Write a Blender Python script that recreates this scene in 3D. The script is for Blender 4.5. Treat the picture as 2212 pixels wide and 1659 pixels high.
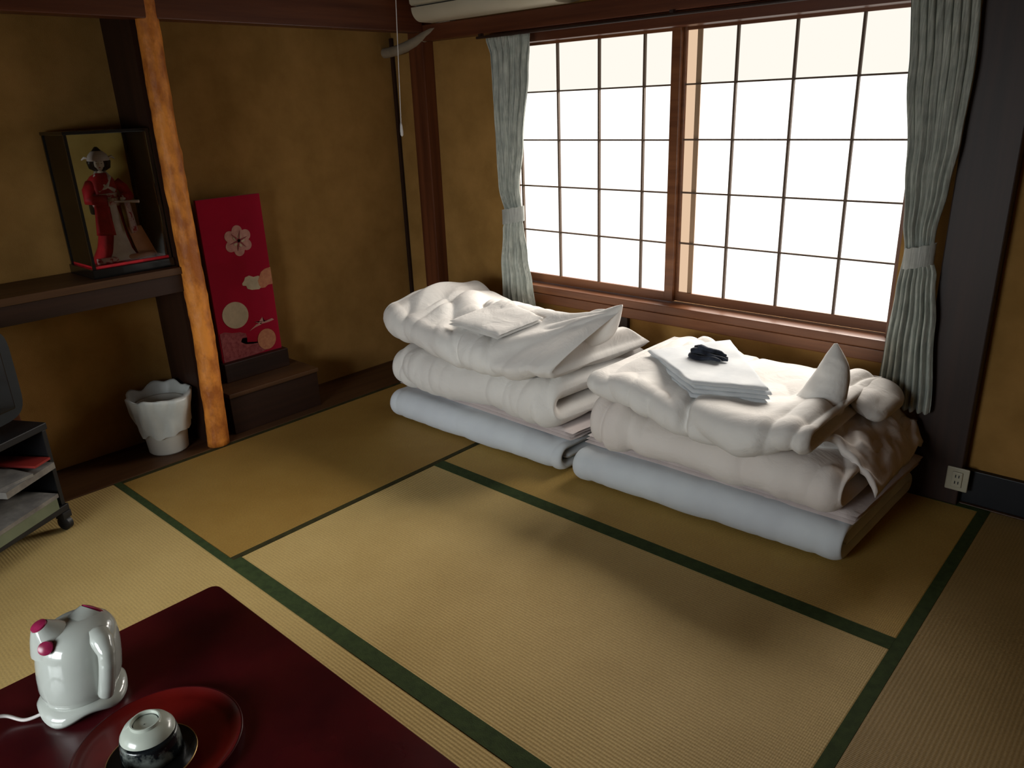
import bpy, bmesh, math, random
from mathutils import Vector, Matrix, noise
random.seed(7)
PI = math.pi
C = bpy.context.scene.collection
for o in list(bpy.data.objects):
    bpy.data.objects.remove(o)

# ------------------------------------------------------------------ camera, world, exposure
cam_d = bpy.data.cameras.new('camera')
cam = bpy.data.objects.new('camera', cam_d)
C.objects.link(cam)
cam.location = (2.1288, -0.9351, 1.348)
cam.rotation_euler = (1.2204, 0.0372, 0.7357)
cam_d.sensor_width = 36.0
cam_d.lens = 26.848
cam_d.clip_start = 0.02
bpy.context.scene.camera = cam
w = bpy.data.worlds.new('world')
bpy.context.scene.world = w
w.use_nodes = True
w.node_tree.nodes['Background'].inputs[0].default_value = (0.8, 0.9, 1.0, 1)
w.node_tree.nodes['Background'].inputs[1].default_value = 1.0
vs = bpy.context.scene.view_settings
vs.view_transform = 'Standard'
vs.look = 'None'
vs.exposure = 0.0
vs.gamma = 1.0
vs.use_curve_mapping = False
PANE = 1.15                                      # light the paper itself scatters into the room
BACK = 84.0                                      # added cool fill light behind the unseen rear window
# bright daylight outside, high to the right, shining through the paper
sky_d = bpy.data.lights.new('daylight', 'AREA')
sky_d.shape = 'RECTANGLE'
sky_d.size = 2.6
sky_d.size_y = 1.7
sky_d.energy = 790.0
sky_d.spread = math.radians(130)
sky_d.color = (1.0, 0.97, 0.93)
sky_o = bpy.data.objects.new('daylight', sky_d)
C.objects.link(sky_o)
sky_o.location = (0.70, 3.9, 2.40)
bk_d = bpy.data.lights.new('rear_fill', 'AREA')  # added fill that brightens the futon fronts from the viewer's side
bk_d.shape = 'RECTANGLE'
bk_d.size = 1.5
bk_d.size_y = 0.9
bk_d.energy = BACK
bk_d.spread = math.radians(140)
bk_d.color = (0.84, 0.93, 1.0)
bk_o = bpy.data.objects.new('rear_fill', bk_d)
C.objects.link(bk_o)
bk_o.location = (1.00, -2.9, 1.12)
bk_o.rotation_euler = (Vector((0.5, 1.1, 0.3)) - bk_o.location).to_track_quat('-Z', 'Y').to_euler()
sky_o.rotation_euler = (Vector((0.45, 0.6, 0.25)) - sky_o.location).to_track_quat('-Z', 'Y').to_euler()

# ------------------------------------------------------------------ materials
def nodes(name):
    m = bpy.data.materials.new(name)
    m.use_nodes = True
    return m, m.node_tree, m.node_tree.nodes['Principled BSDF']

def N(t, kind, **kw):
    n = t.nodes.new(kind)
    for k, v in kw.items():
        if k in n.inputs:
            n.inputs[k].default_value = v
        else:
            setattr(n, k, v)
    return n

def mat(name, c1, c2=None, rough=0.6, scale=8.0, stretch=(1, 1, 1), bump=0.0, bscale=60.0, bdist=0.002,
        spec=0.4, detail=4.0, metal=0.0, coat=0.0, sheen=0.0, contrast=(0.35, 0.65), coords='Object'):
    m, t, b = nodes(name)
    b.inputs['Roughness'].default_value = rough
    b.inputs['Specular IOR Level'].default_value = spec
    b.inputs['Metallic'].default_value = metal
    b.inputs['Coat Weight'].default_value = coat
    b.inputs['Sheen Weight'].default_value = sheen
    tc = N(t, 'ShaderNodeTexCoord')
    mp = N(t, 'ShaderNodeMapping')
    mp.inputs['Scale'].default_value = stretch
    t.links.new(tc.outputs[coords], mp.inputs[0])
    nz = N(t, 'ShaderNodeTexNoise', Scale=scale, Detail=detail, Roughness=0.6)
    t.links.new(mp.outputs[0], nz.inputs['Vector'])
    cr = N(t, 'ShaderNodeValToRGB')
    c2 = c2 or tuple(x * 0.75 for x in c1)
    cr.color_ramp.elements[0].color = (*c2, 1)
    cr.color_ramp.elements[1].color = (*c1, 1)
    cr.color_ramp.elements[0].position = contrast[0]
    cr.color_ramp.elements[1].position = contrast[1]
    t.links.new(nz.outputs[0], cr.inputs[0])
    t.links.new(cr.outputs[0], b.inputs['Base Color'])
    if bump > 0:
        nb = N(t, 'ShaderNodeTexNoise', Scale=bscale, Detail=5.0)
        t.links.new(mp.outputs[0], nb.inputs['Vector'])
        bp = N(t, 'ShaderNodeBump', Strength=bump, Distance=bdist)
        t.links.new(nb.outputs[0], bp.inputs['Height'])
        t.links.new(bp.outputs[0], b.inputs['Normal'])
    return m

def tatami_mat(name, c1, c2):
    # rush weave: fine ridges that run along the mat's long side (object X)
    m, t, b = nodes(name)
    b.inputs['Roughness'].default_value = 0.62
    b.inputs['Specular IOR Level'].default_value = 0.25
    tc = N(t, 'ShaderNodeTexCoord')
    wv = N(t, 'ShaderNodeTexWave', Scale=33.0, Distortion=0.5, Detail=2.0)
    wv.bands_direction = 'Y'
    wv.inputs['Detail Scale'].default_value = 6.0
    t.links.new(tc.outputs['Object'], wv.inputs['Vector'])
    w2 = N(t, 'ShaderNodeTexWave', Scale=60.0, Distortion=0.6, Detail=1.0)
    w2.bands_direction = 'X'
    t.links.new(tc.outputs['Object'], w2.inputs['Vector'])
    nz = N(t, 'ShaderNodeTexNoise', Scale=2.6, Detail=6.0, Roughness=0.65)
    t.links.new(tc.outputs['Object'], nz.inputs['Vector'])
    cr = N(t, 'ShaderNodeValToRGB')
    cr.color_ramp.elements[0].color = (*c2, 1)
    cr.color_ramp.elements[1].color = (*c1, 1)
    cr.color_ramp.elements[0].position = 0.32
    cr.color_ramp.elements[1].position = 0.68
    t.links.new(nz.outputs[0], cr.inputs[0])
    mx = N(t, 'ShaderNodeMixRGB', blend_type='MULTIPLY')
    mx.inputs[0].default_value = 0.12
    t.links.new(cr.outputs[0], mx.inputs[1])
    t.links.new(wv.outputs['Color'], mx.inputs[2])
    sp = N(t, 'ShaderNodeTexNoise', Scale=170.0, Detail=3.0)
    t.links.new(tc.outputs['Object'], sp.inputs['Vector'])
    mx2 = N(t, 'ShaderNodeMixRGB', blend_type='OVERLAY')
    mx2.inputs[0].default_value = 0.28
    t.links.new(mx.outputs[0], mx2.inputs[1])
    t.links.new(sp.outputs[0], mx2.inputs[2])
    t.links.new(mx2.outputs[0], b.inputs['Base Color'])
    ad = N(t, 'ShaderNodeMath', operation='ADD')
    t.links.new(wv.outputs['Fac'], ad.inputs[0])
    t.links.new(w2.outputs['Fac'], ad.inputs[1])
    bp = N(t, 'ShaderNodeBump', Strength=0.35, Distance=0.0012)
    t.links.new(ad.outputs[0], bp.inputs['Height'])
    t.links.new(bp.outputs[0], b.inputs['Normal'])
    return m

def wood(name, c1, c2, rough=0.5, axis='X', coat=0.0, scale=3.0):
    st = {'X': (0.35, 9, 9), 'Y': (9, 0.35, 9), 'Z': (9, 9, 0.35)}[axis]
    return mat(name, c1, c2, rough=rough, scale=scale, stretch=st, bump=0.25, bscale=9.0, bdist=0.001, coat=coat, detail=6.0)

def emit(name, col, s, noise_amt=0.0):
    m = bpy.data.materials.new(name)
    m.use_nodes = True
    t = m.node_tree
    t.nodes.clear()
    out = N(t, 'ShaderNodeOutputMaterial')
    e = N(t, 'ShaderNodeEmission', Strength=s)
    e.inputs[0].default_value = (*col, 1)
    tr = N(t, 'ShaderNodeBsdfTransparent')
    tr.inputs[0].default_value = (noise_amt, noise_amt * 0.98, noise_amt * 0.95, 1)
    ad = N(t, 'ShaderNodeAddShader')
    t.links.new(e.outputs[0], ad.inputs[0])
    t.links.new(tr.outputs[0], ad.inputs[1])
    t.links.new(ad.outputs[0], out.inputs[0])
    return m

def cloth(name, c1, c2, rough=0.9, scale=7.0, translucent=0.0, bump=0.55, bscale=11.0, bdist=0.012, stripe=0.0):
    m, t, b = nodes(name)
    b.inputs['Roughness'].default_value = rough
    b.inputs['Specular IOR Level'].default_value = 0.15
    b.inputs['Sheen Weight'].default_value = 0.15
    tc = N(t, 'ShaderNodeTexCoord')
    nz = N(t, 'ShaderNodeTexNoise', Scale=scale, Detail=4.0)
    t.links.new(tc.outputs['Object'], nz.inputs['Vector'])
    cr = N(t, 'ShaderNodeValToRGB')
    cr.color_ramp.elements[0].color = (*c2, 1)
    cr.color_ramp.elements[1].color = (*c1, 1)
    cr.color_ramp.elements[0].position = 0.38
    cr.color_ramp.elements[1].position = 0.62
    t.links.new(nz.outputs[0], cr.inputs[0])
    col = cr.outputs[0]
    if stripe:
        w1 = N(t, 'ShaderNodeTexNoise', Scale=1.0, Detail=3.0)
        mp = N(t, 'ShaderNodeMapping')
        mp.inputs['Scale'].default_value = (260, 260, 12)
        t.links.new(tc.outputs['Object'], mp.inputs[0])
        t.links.new(mp.outputs[0], w1.inputs['Vector'])
        mx = N(t, 'ShaderNodeMixRGB', blend_type='OVERLAY')
        mx.inputs[0].default_value = stripe
        t.links.new(col, mx.inputs[1])
        t.links.new(w1.outputs[0], mx.inputs[2])
        col = mx.outputs[0]
    t.links.new(col, b.inputs['Base Color'])
    nb = N(t, 'ShaderNodeTexNoise', Scale=bscale, Detail=5.0, Roughness=0.55, Distortion=0.6)
    t.links.new(tc.outputs['Object'], nb.inputs['Vector'])
    bp = N(t, 'ShaderNodeBump', Strength=bump, Distance=bdist)
    t.links.new(nb.outputs[0], bp.inputs['Height'])
    t.links.new(bp.outputs[0], b.inputs['Normal'])
    if translucent:
        out = t.nodes['Material Output']
        tr = N(t, 'ShaderNodeBsdfTranslucent')
        t.links.new(col, tr.inputs[0])
        ms = N(t, 'ShaderNodeMixShader')
        ms.inputs[0].default_value = translucent
        t.links.new(b.outputs[0], ms.inputs[1])
        t.links.new(tr.outputs[0], ms.inputs[2])
        t.links.new(ms.outputs[0], out.inputs[0])
    return m

M = {}
M['wall'] = mat('earth_plaster', (0.36, 0.195, 0.058), (0.27, 0.145, 0.040), rough=0.95, scale=5, bump=0.5, bscale=260, bdist=0.002, spec=0.1)
M['wall_dark'] = mat('dark_plaster', (0.20, 0.12, 0.05), (0.15, 0.09, 0.035), rough=0.95, scale=5, bump=0.4, bscale=260, spec=0.1)
M['ceiling'] = wood('ceiling_board', (0.22, 0.12, 0.055), (0.14, 0.075, 0.03), axis='Y')
for ax in 'XYZ':
    M['wood' + ax] = wood('stained_wood_' + ax, (0.13, 0.038, 0.014), (0.07, 0.018, 0.007), axis=ax, rough=0.42)
    M['dark' + ax] = wood('dark_wood_' + ax, (0.034, 0.013, 0.007), (0.018, 0.007, 0.004), axis=ax, rough=0.5)
    M['sill' + ax] = wood('warm_wood_' + ax, (0.21, 0.075, 0.024), (0.125, 0.038, 0.011), axis=ax, rough=0.4)
M['boardY'] = wood('floor_board', (0.10, 0.045, 0.016), (0.055, 0.022, 0.008), axis='Y', rough=0.5)
M['log'] = mat('peeled_log', (0.85, 0.30, 0.045), (0.42, 0.12, 0.018), rough=0.55, scale=9, stretch=(1.6, 1.6, 1.0), bump=0.8, bscale=34, bdist=0.006, detail=7, contrast=(0.38, 0.6))
M['tat'] = tatami_mat('tatami_sunned', (0.60, 0.435, 0.175), (0.51, 0.36, 0.135))
M['tat_b'] = tatami_mat('tatami_brown', (0.40, 0.245, 0.062), (0.33, 0.19, 0.042))
M['tat_c'] = tatami_mat('tatami_shaded', (0.36, 0.245, 0.095), (0.30, 0.20, 0.07))  # right mat coloured darker in place of the weaker light there
M['tat_d'] = tatami_mat('tatami_amber', (0.50, 0.33, 0.09), (0.42, 0.26, 0.065))
M['heri'] = mat('green_border_cloth', (0.048, 0.072, 0.024), (0.032, 0.050, 0.018), rough=0.85, scale=40, bump=0.4, bscale=400, spec=0.15)
M['heri_b'] = mat('brown_green_border_cloth', (0.050, 0.045, 0.014), (0.032, 0.028, 0.010), rough=0.85, scale=40, bump=0.4, bscale=400, spec=0.15)
M['paper'] = emit('daylit_paper', (1.0, 0.985, 0.96), PANE, 0.42)
M['paper_top'] = emit('daylit_paper_upper', (1.0, 0.955, 0.865), 0.95, 0.06)
M['paper_dim'] = emit('doubled_paper', (1.0, 0.70, 0.47), 0.80, 0.0)
M['frosted'] = emit('frosted_fill_light', (0.80, 0.92, 1.0), 0.5, 0.8)  # glow of the added rear panes, part of the fill
M['kumiko'] = wood('lattice_wood', (0.12, 0.075, 0.045), (0.08, 0.045, 0.026), axis='Z', rough=0.6)
M['curtain'] = cloth('slubbed_curtain', (0.46, 0.48, 0.43), (0.36, 0.385, 0.345), scale=20, translucent=0.10, bump=0.3, bscale=120, bdist=0.001, stripe=0.8)
M['quilt'] = cloth('quilt_cotton', (0.74, 0.715, 0.68), (0.68, 0.645, 0.61), scale=3)
M['quilt_b'] = cloth('quilt_cotton_pink', (0.72, 0.665, 0.62), (0.66, 0.59, 0.55), scale=3)
M['mattress'] = cloth('mattress_cotton', (0.66, 0.70, 0.73), (0.58, 0.61, 0.65), scale=4, bump=0.18)
M['sheet'] = cloth('sheet_cotton', (0.66, 0.58, 0.56), (0.56, 0.49, 0.48), scale=4)
M['yukata'] = cloth('robe_cotton', (0.66, 0.675, 0.685), (0.59, 0.61, 0.63), scale=12, bump=0.3, bscale=30, bdist=0.003)
M['navy'] = cloth('navy_sash', (0.035, 0.042, 0.06), (0.012, 0.014, 0.022), scale=30)
M['white_plastic'] = mat('white_plastic', (0.62, 0.60, 0.54), (0.56, 0.54, 0.48), rough=0.45, scale=3)
M['bag'] = mat('white_bag_film', (0.60, 0.62, 0.59), (0.52, 0.54, 0.52), rough=0.35, scale=9, bump=0.4, bscale=22, bdist=0.004)
M['glaze'] = mat('glossy_white_enamel', (0.42, 0.44, 0.405), (0.37, 0.39, 0.36), rough=0.12, scale=4, coat=0.5)
M['pink'] = mat('pink_enamel', (0.28, 0.018, 0.07), (0.20, 0.012, 0.045), rough=0.25, scale=60)
M['lacquer'] = mat('wine_lacquer', (0.060, 0.004, 0.006), (0.03, 0.002, 0.004), rough=0.25, scale=5, coat=0.05, bump=0.08, bscale=18, bdist=0.002, spec=0.5)
M['tray_red'] = mat('red_lacquer', (0.11, 0.004, 0.003), (0.07, 0.002, 0.002), rough=0.3, scale=6, coat=0.2)
M['black_gloss'] = mat('black_lacquer', (0.006, 0.006, 0.006), (0.003, 0.003, 0.003), rough=0.25, coat=0.3)
M['gold_rim'] = mat('gold_rim', (0.45, 0.30, 0.12), (0.35, 0.22, 0.08), rough=0.35, metal=0.8)
M['black'] = mat('black_plastic', (0.010, 0.010, 0.012), (0.006, 0.006, 0.007), rough=0.5)
M['blue_grey'] = mat('slate_plastic', (0.014, 0.019, 0.023), (0.009, 0.012, 0.015), rough=0.45)
M['red_cloth'] = cloth('crimson_cloth', (0.42, 0.003, 0.028), (0.32, 0.002, 0.020), scale=3, bump=0.15, bscale=40, bdist=0.002)
M['pale_print'] = mat('pale_pink_print', (0.58, 0.30, 0.24), (0.46, 0.20, 0.17), rough=0.9, scale=40)
M['cream_print'] = mat('cream_print', (0.55, 0.44, 0.29), (0.45, 0.36, 0.24), rough=0.9, scale=25)
M['rose_print'] = mat('rose_print', (0.38, 0.10, 0.10), (0.24, 0.04, 0.05), rough=0.9, scale=70)
M['peach_print'] = mat('peach_print', (0.56, 0.24, 0.12), (0.46, 0.17, 0.09), rough=0.9, scale=50)
M['gold'] = mat('gold_leaf_board', (0.62, 0.42, 0.12), (0.45, 0.28, 0.07), rough=0.5, scale=6, contrast=(0.3, 0.7))
M['kimono'] = mat('red_kimono', (0.62, 0.015, 0.025), (0.36, 0.008, 0.014), rough=0.6, scale=18)
M['kimono_white'] = mat('patterned_silk', (0.80, 0.55, 0.52), (0.5, 0.03, 0.05), rough=0.6, scale=60, contrast=(0.42, 0.5))
M['silk_white'] = mat('white_silk', (0.85, 0.76, 0.70), (0.72, 0.60, 0.55), rough=0.5, scale=20)
M['silk_peach'] = mat('peach_silk', (0.72, 0.36, 0.22), (0.6, 0.28, 0.17), rough=0.6, scale=20)
M['face'] = mat('powder_white_skin', (0.74, 0.66, 0.56), (0.70, 0.62, 0.52), rough=0.5, scale=10)
M['hair'] = mat('black_hair', (0.012, 0.009, 0.008), (0.006, 0.005, 0.004), rough=0.4, scale=40)
M['lip'] = mat('red_lip', (0.45, 0.02, 0.02), (0.4, 0.02, 0.02), rough=0.4)
M['ac'] = mat('aged_white_plastic', (0.52, 0.47, 0.36), (0.46, 0.41, 0.30), rough=0.5, scale=2)
M['duct'] = mat('beige_pipe_wrap', (0.30, 0.24, 0.17), (0.24, 0.19, 0.13), rough=0.8, scale=12, bump=0.3, bscale=80)
M['cord'] = mat('white_cord', (0.62, 0.58, 0.55), (0.52, 0.48, 0.46), rough=0.5)
M['lampshade'] = mat('white_lampshade', (0.8, 0.8, 0.78), (0.76, 0.76, 0.74), rough=0.4, scale=2)
M['outlet'] = mat('ivory_plastic', (0.42, 0.38, 0.28), (0.36, 0.33, 0.24), rough=0.5)
M['skirting'] = mat('black_skirting', (0.005, 0.0055, 0.009), (0.003, 0.0035, 0.006), rough=0.5)
M['cup_pale'] = mat('celadon_glaze', (0.50, 0.54, 0.47), (0.42, 0.46, 0.40), rough=0.2, coat=0.3)
M['cup_dark'] = mat('dark_speckled_glaze', (0.16, 0.18, 0.165), (0.006, 0.009, 0.011), rough=0.25, scale=34, contrast=(0.47, 0.62), coat=0.3)
M['book_white'] = mat('magazine_paper', (0.26, 0.245, 0.22), (0.13, 0.12, 0.115), rough=0.6, scale=14)
M['book_red'] = mat('red_cover', (0.32, 0.03, 0.02), (0.25, 0.02, 0.02), rough=0.5)
M['tray_green'] = mat('pale_green_plastic', (0.17, 0.20, 0.13), (0.13, 0.155, 0.10), rough=0.5)
def glass_mat():
    m = bpy.data.materials.new('thin_glass')
    m.use_nodes = True
    t = m.node_tree
    t.nodes.clear()
    out = N(t, 'ShaderNodeOutputMaterial')
    tr = N(t, 'ShaderNodeBsdfTransparent')
    tr.inputs[0].default_value = (0.96, 0.97, 0.96, 1)
    gl = N(t, 'ShaderNodeBsdfGlossy', Roughness=0.05)
    fr = N(t, 'ShaderNodeFresnel', IOR=1.45)
    ms = N(t, 'ShaderNodeMixShader')
    t.links.new(fr.outputs[0], ms.inputs[0])
    t.links.new(tr.outputs[0], ms.inputs[1])
    t.links.new(gl.outputs[0], ms.inputs[2])
    t.links.new(ms.outputs[0], out.inputs[0])
    return m
M['glass'] = glass_mat()

# ------------------------------------------------------------------ helpers
class MB:
    """collects vertices and faces in world (or local) coordinates for ONE mesh object"""
    def __init__(s):
        s.v = []; s.f = []
    def add(s, vs, fs):
        k = len(s.v)
        s.v += [Vector(p) for p in vs]
        s.f += [[i + k for i in f] for f in fs]
        return s
    def box(s, a, b, bev=0.0):
        x0, y0, z0 = a; x1, y1, z1 = b
        bm = bmesh.new()
        bmesh.ops.create_cube(bm, size=1)
        for v in bm.verts:
            v.co = Vector(((x0 + x1) / 2 + v.co.x * (x1 - x0), (y0 + y1) / 2 + v.co.y * (y1 - y0), (z0 + z1) / 2 + v.co.z * (z1 - z0)))
        if bev:
            bmesh.ops.bevel(bm, geom=bm.edges[:], offset=bev, segments=2, affect='EDGES', profile=0.6)
        bm.verts.index_update()
        s.add([v.co.copy() for v in bm.verts], [[v.index for v in f.verts] for f in bm.faces])
        bm.free()
        return s
    def grid(s, P, closed_u=False, closed_v=False):
        nu, nv = len(P), len(P[0])
        fs = []
        for i in range(nu - (0 if closed_u else 1)):
            for j in range(nv - (0 if closed_v else 1)):
                a = i * nv + j; b = ((i + 1) % nu) * nv + j
                c = ((i + 1) % nu) * nv + (j + 1) % nv; d = i * nv + (j + 1) % nv
                fs.append([a, b, c, d])
        s.add([p for r in P for p in r], fs)
        return s
    def rings(s, R, cap=True):
        k = len(s.v)
        s.grid(R, closed_v=True)
        n = len(R[0])
        if cap:
            s.f.append([k + j for j in range(n)][::-1])
            s.f.append([k + (len(R) - 1) * n + j for j in range(n)])
        return s
    def tube(s, pts, r, n=10, cap=True):
        pts = [Vector(p) for p in pts]
        rr = r if hasattr(r, '__len__') else [r] * len(pts)
        R = []
        up = Vector((0, 0, 1))
        d0 = (pts[1] - pts[0]).normalized()
        x = d0.cross(up)
        if x.length < 1e-3: x = Vector((1, 0, 0))
        x.normalize()
        for i, p in enumerate(pts):
            d = (pts[min(i + 1, len(pts) - 1)] - pts[max(i - 1, 0)]).normalized()
            x = (x - d * x.dot(d)).normalized()
            y = d.cross(x)
            R.append([p + x * rr[i] * math.cos(2 * PI * k / n) + y * rr[i] * math.sin(2 * PI * k / n) for k in range(n)])
        return s.rings(R, cap)
    def lathe(s, prof, c=(0, 0, 0), n=40, sx=1, sy=1, cap=True):
        c = Vector(c)
        R = [[c + Vector((r * sx * math.cos(2 * PI * k / n), r * sy * math.sin(2 * PI * k / n), z)) for k in range(n)] for r, z in prof]
        return s.rings(R, cap)
    def build(s, name, m, parent=None, smooth=False, world=True, sub=0):
        me = bpy.data.meshes.new(name)
        vs = s.v
        if parent is not None and world:
            mw = parent.get('_m')
            inv = WM[parent.name].inverted()
            vs = [inv @ v for v in vs]
        me.from_pydata([tuple(v) for v in vs], [], s.f)
        me.validate()
        me.update()
        bm = bmesh.new(); bm.from_mesh(me)
        bmesh.ops.remove_doubles(bm, verts=bm.verts, dist=1e-5)
        bmesh.ops.recalc_face_normals(bm, faces=bm.faces)
        bm.to_mesh(me); bm.free()
        if smooth:
            for p in me.polygons: p.use_smooth = True
            if smooth == 'auto':
                me.set_sharp_from_angle(angle=math.radians(40))
        me.materials.append(m)
        o = bpy.data.objects.new(name, me)
        C.objects.link(o)
        if parent is not None:
            o.parent = parent
            WM[o.name] = WM[parent.name].copy()
        else:
            WM[o.name] = Matrix.Identity(4)
        if sub:
            md = o.modifiers.new('sub', 'SUBSURF'); md.levels = sub; md.render_levels = sub
        return o
WM = {}

def thing(name, label, cat, loc=(0, 0, 0), rz=0.0, group=None):
    o = bpy.data.objects.new(name, None)
    o.empty_display_size = 0.05
    C.objects.link(o)
    o.location = loc
    o.rotation_euler = (0, 0, rz)
    WM[o.name] = Matrix.Translation(loc) @ Matrix.Rotation(rz, 4, 'Z')
    o['label'] = label; o['category'] = cat
    if group: o['group'] = group
    return o

def tag(o, label, cat=None, group=None, kind=None):
    if label: o['label'] = label
    if cat: o['category'] = cat
    if group: o['group'] = group
    if kind: o['kind'] = kind
    return o

def struct(o, label, cat):
    return tag(o, label, cat, kind='structure')

def box(name, a, b, m, parent=None, bev=0.0, smooth=False):
    return MB().box(a, b, bev).build(name, m, parent, smooth)

def lerp(a, b, t): return a + (b - a) * t
def interp(tab, x):
    if x <= tab[0][0]: return tab[0][1]
    for (a, fa), (b, fb) in zip(tab, tab[1:]):
        if x <= b:
            t = (x - a) / (b - a)
            t = t * t * (3 - 2 * t)
            return fa + (fb - fa) * t
    return tab[-1][1]

# ------------------------------------------------------------------ room shell
XL, XT, XR = -1.20, -0.883, 2.62          # alcove back wall, alcove front line, right wall
YB, YF = 1.835, -1.80                     # window wall, wall behind the camera
ZC = 2.30
fl = struct(box('floor', (XL, YF, -0.12), (XR, YB, -0.055), M['darkX']), 'floor of the room laid with straw tatami mats', 'floor')

def mat_piece(x0, y0, x1, y1, m, hm, long_x, wid=0.027, sides=(1, 1)):
    g = 0.0003
    cx, cy = (x0 + x1) / 2, (y0 + y1) / 2
    L, W = (x1 - x0, y1 - y0) if long_x else (y1 - y0, x1 - x0)
    o = MB().box((-L / 2 + g, -W / 2 + g, -0.05), (L / 2 - g, W / 2 - g, 0.0), 0.003).build('tatami_mat', m, fl, world=False)
    o.location = (cx, cy, 0)
    if not long_x: o.rotation_euler = (0, 0, PI / 2)
    for s, on in zip((-1, 1), sides):
        if not on: continue
        ya, yb = sorted((s * (W / 2 - g + 0.0004), s * (W / 2 - wid)))
        b = MB().box((-L / 2 + g, ya, -0.045), (L / 2 - g, yb, 0.0012), 0.0003).build('cloth_border', hm, None)
        b.parent = o
    return o
S = 1.731
mat_piece(XT, 0, 0, 1.80, M['tat_b'], M['heri_b'], False, 0.022)
mat_piece(0, 0, S, 0.9, M['tat'], M['heri'], True)
mat_piece(0, 0.9, S, 1.80, M['tat_d'], M['heri'], True)
mat_piece(S, 0, XR, 1.80, M['tat_c'], M['heri'], False, 0.034)
mat_piece(XT, -0.9, 1.36, 0, M['tat'], M['heri'], True)
mat_piece(1.36, -0.9, XR, 0, M['tat'], M['heri'], True)
mat_piece(XT, -1.79, 0.93, -0.9, M['tat'], M['heri'], True)
mat_piece(0.93, -1.79, XR, -0.9, M['tat'], M['heri'], True)

struct(box('trim_1', (XL, YF, -0.055), (XT - 0.001, YB, 0.004), M['boardY'], bev=0.003), 'dark floor board of the alcove along the left wall', 'floor board')
struct(box('trim_2', (XT, 1.801, -0.055), (XR, YB, 0.003), M['boardY'], bev=0.002), 'narrow dark wooden edge board under the window wall', 'edge board')
struct(box('wall_left', (XL - 0.1, YF, 0), (XL, YB + 0.1, ZC), M['wall']), 'brown earth plaster wall at the back of the alcove on the left', 'wall')
WX0, WX1, WZ0, WZ1 = -0.425, 1.36, 0.53, 1.605
wb = MB().box((XL, YB, 0), (WX0, YB + 0.1, ZC)).box((WX1, YB, 0), (XR, YB + 0.1, ZC))
wb.box((WX0, YB, 0), (WX1, YB + 0.1, WZ0)).box((WX0, YB, WZ1), (WX1, YB + 0.1, ZC))
struct(wb.build('wall_back', M['wall']), 'brown earth plaster wall around and below the paper window', 'wall')
struct(box('wall_right', (XR, YF, 0), (XR + 0.1, YB + 0.1, ZC), M['wall']), 'plain brown plaster wall at the right of the room', 'wall')
V0, V1, VZ0, VZ1 = 0.05, 1.35, 0.45, 1.28
wf = MB().box((XL, YF - 0.1, 0), (V0, YF, ZC)).box((V1, YF - 0.1, 0), (XR, YF, ZC)).box((V0, YF - 0.1, 0), (V1, YF, VZ0)).box((V0, YF - 0.1, VZ1), (V1, YF, ZC))
struct(wf.build('wall_front', M['wall']), 'plain brown plaster wall behind the viewer', 'wall')
w2f = MB().box((V0, YF - 0.09, VZ0), (V0 + 0.03, YF - 0.01, VZ1)).box((V1 - 0.03, YF - 0.09, VZ0), (V1, YF - 0.01, VZ1))
w2f.box((V0 + 0.03, YF - 0.09, VZ0), (V1 - 0.03, YF - 0.01, VZ0 + 0.03)).box((V0 + 0.03, YF - 0.09, VZ1 - 0.03), (V1 - 0.03, YF - 0.01, VZ1))
w2f.box(((V0 + V1) / 2 - 0.02, YF - 0.08, VZ0 + 0.03), ((V0 + V1) / 2 + 0.02, YF - 0.02, VZ1 - 0.03))
w2 = struct(w2f.build('fill_window', M['sillZ']), 'small frosted window added unseen behind the viewer for cool fill light', 'window')  # window added out of view to carry the fill light
for (a_, b_) in ((V0 + 0.031, (V0 + V1) / 2 - 0.021), ((V0 + V1) / 2 + 0.021, V1 - 0.031)):
    box('fill_pane', (a_, YF - 0.052, VZ0 + 0.031), (b_, YF - 0.048, VZ1 - 0.031), M['frosted'], w2)
ce = struct(box('ceiling', (XL - 0.1, YF - 0.1, ZC), (XR + 0.1, YB + 0.1, ZC + 0.06), M['darkX']), 'dark boarded wooden ceiling', 'ceiling')
for i in range(8):
    y0 = YF + i * (YB - YF) / 8
    MB().box((XL, y0 + 0.003, ZC - 0.012), (XR, y0 + (YB - YF) / 8 - 0.003, ZC), 0.002).build('ceiling_board', M['ceiling'], ce)

# timber members
struct(box('trim_3', (-0.99, 1.765, 0.0), (-0.885, YB + 0.001, ZC), M['woodZ'], bev=0.004), 'reddish square wooden post in the corner between alcove and window', 'post')
struct(box('trim_4', (1.505, 1.775, 0.0), (1.665, YB + 0.001, ZC), M['darkZ'], bev=0.004), 'dark square wooden post right of the right curtain', 'post')
struct(box('trim_5', (-0.955, YF, 1.690), (-0.875, 1.764, 1.86), M['woodY'], bev=0.004), 'reddish wooden beam across the top of the alcove opening', 'beam')
MBt = MB().box((-0.935, YF, 1.86), (-0.895, 1.80, ZC - 0.012))
struct(MBt.build('wall_above_alcove', M['wall']), 'plaster strip above the alcove beam', 'wall')
struct(box('trim_6', (-0.884, 1.765, 1.652), (XR, YB, 1.722), M['woodX'], bev=0.004), 'dark reddish wooden rail running above the window', 'rail')
struct(box('trim_7', (-0.46, 1.79, 1.600), (1.504, YB + 0.03, 1.650), M['woodX'], bev=0.003), 'wooden head board of the paper window', 'window trim')
struct(box('trim_8', (-0.435, 1.79, 0.497), (1.504, YB + 0.06, 0.532), M['sillX'], bev=0.004), 'brown wooden window sill board catching the light', 'window sill')
struct(box('trim_9', (-0.435, 1.80, 0.447), (1.50, YB, 0.493), M['sillX'], bev=0.004), 'lower wooden rail directly beneath the window sill', 'window trim')
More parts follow.
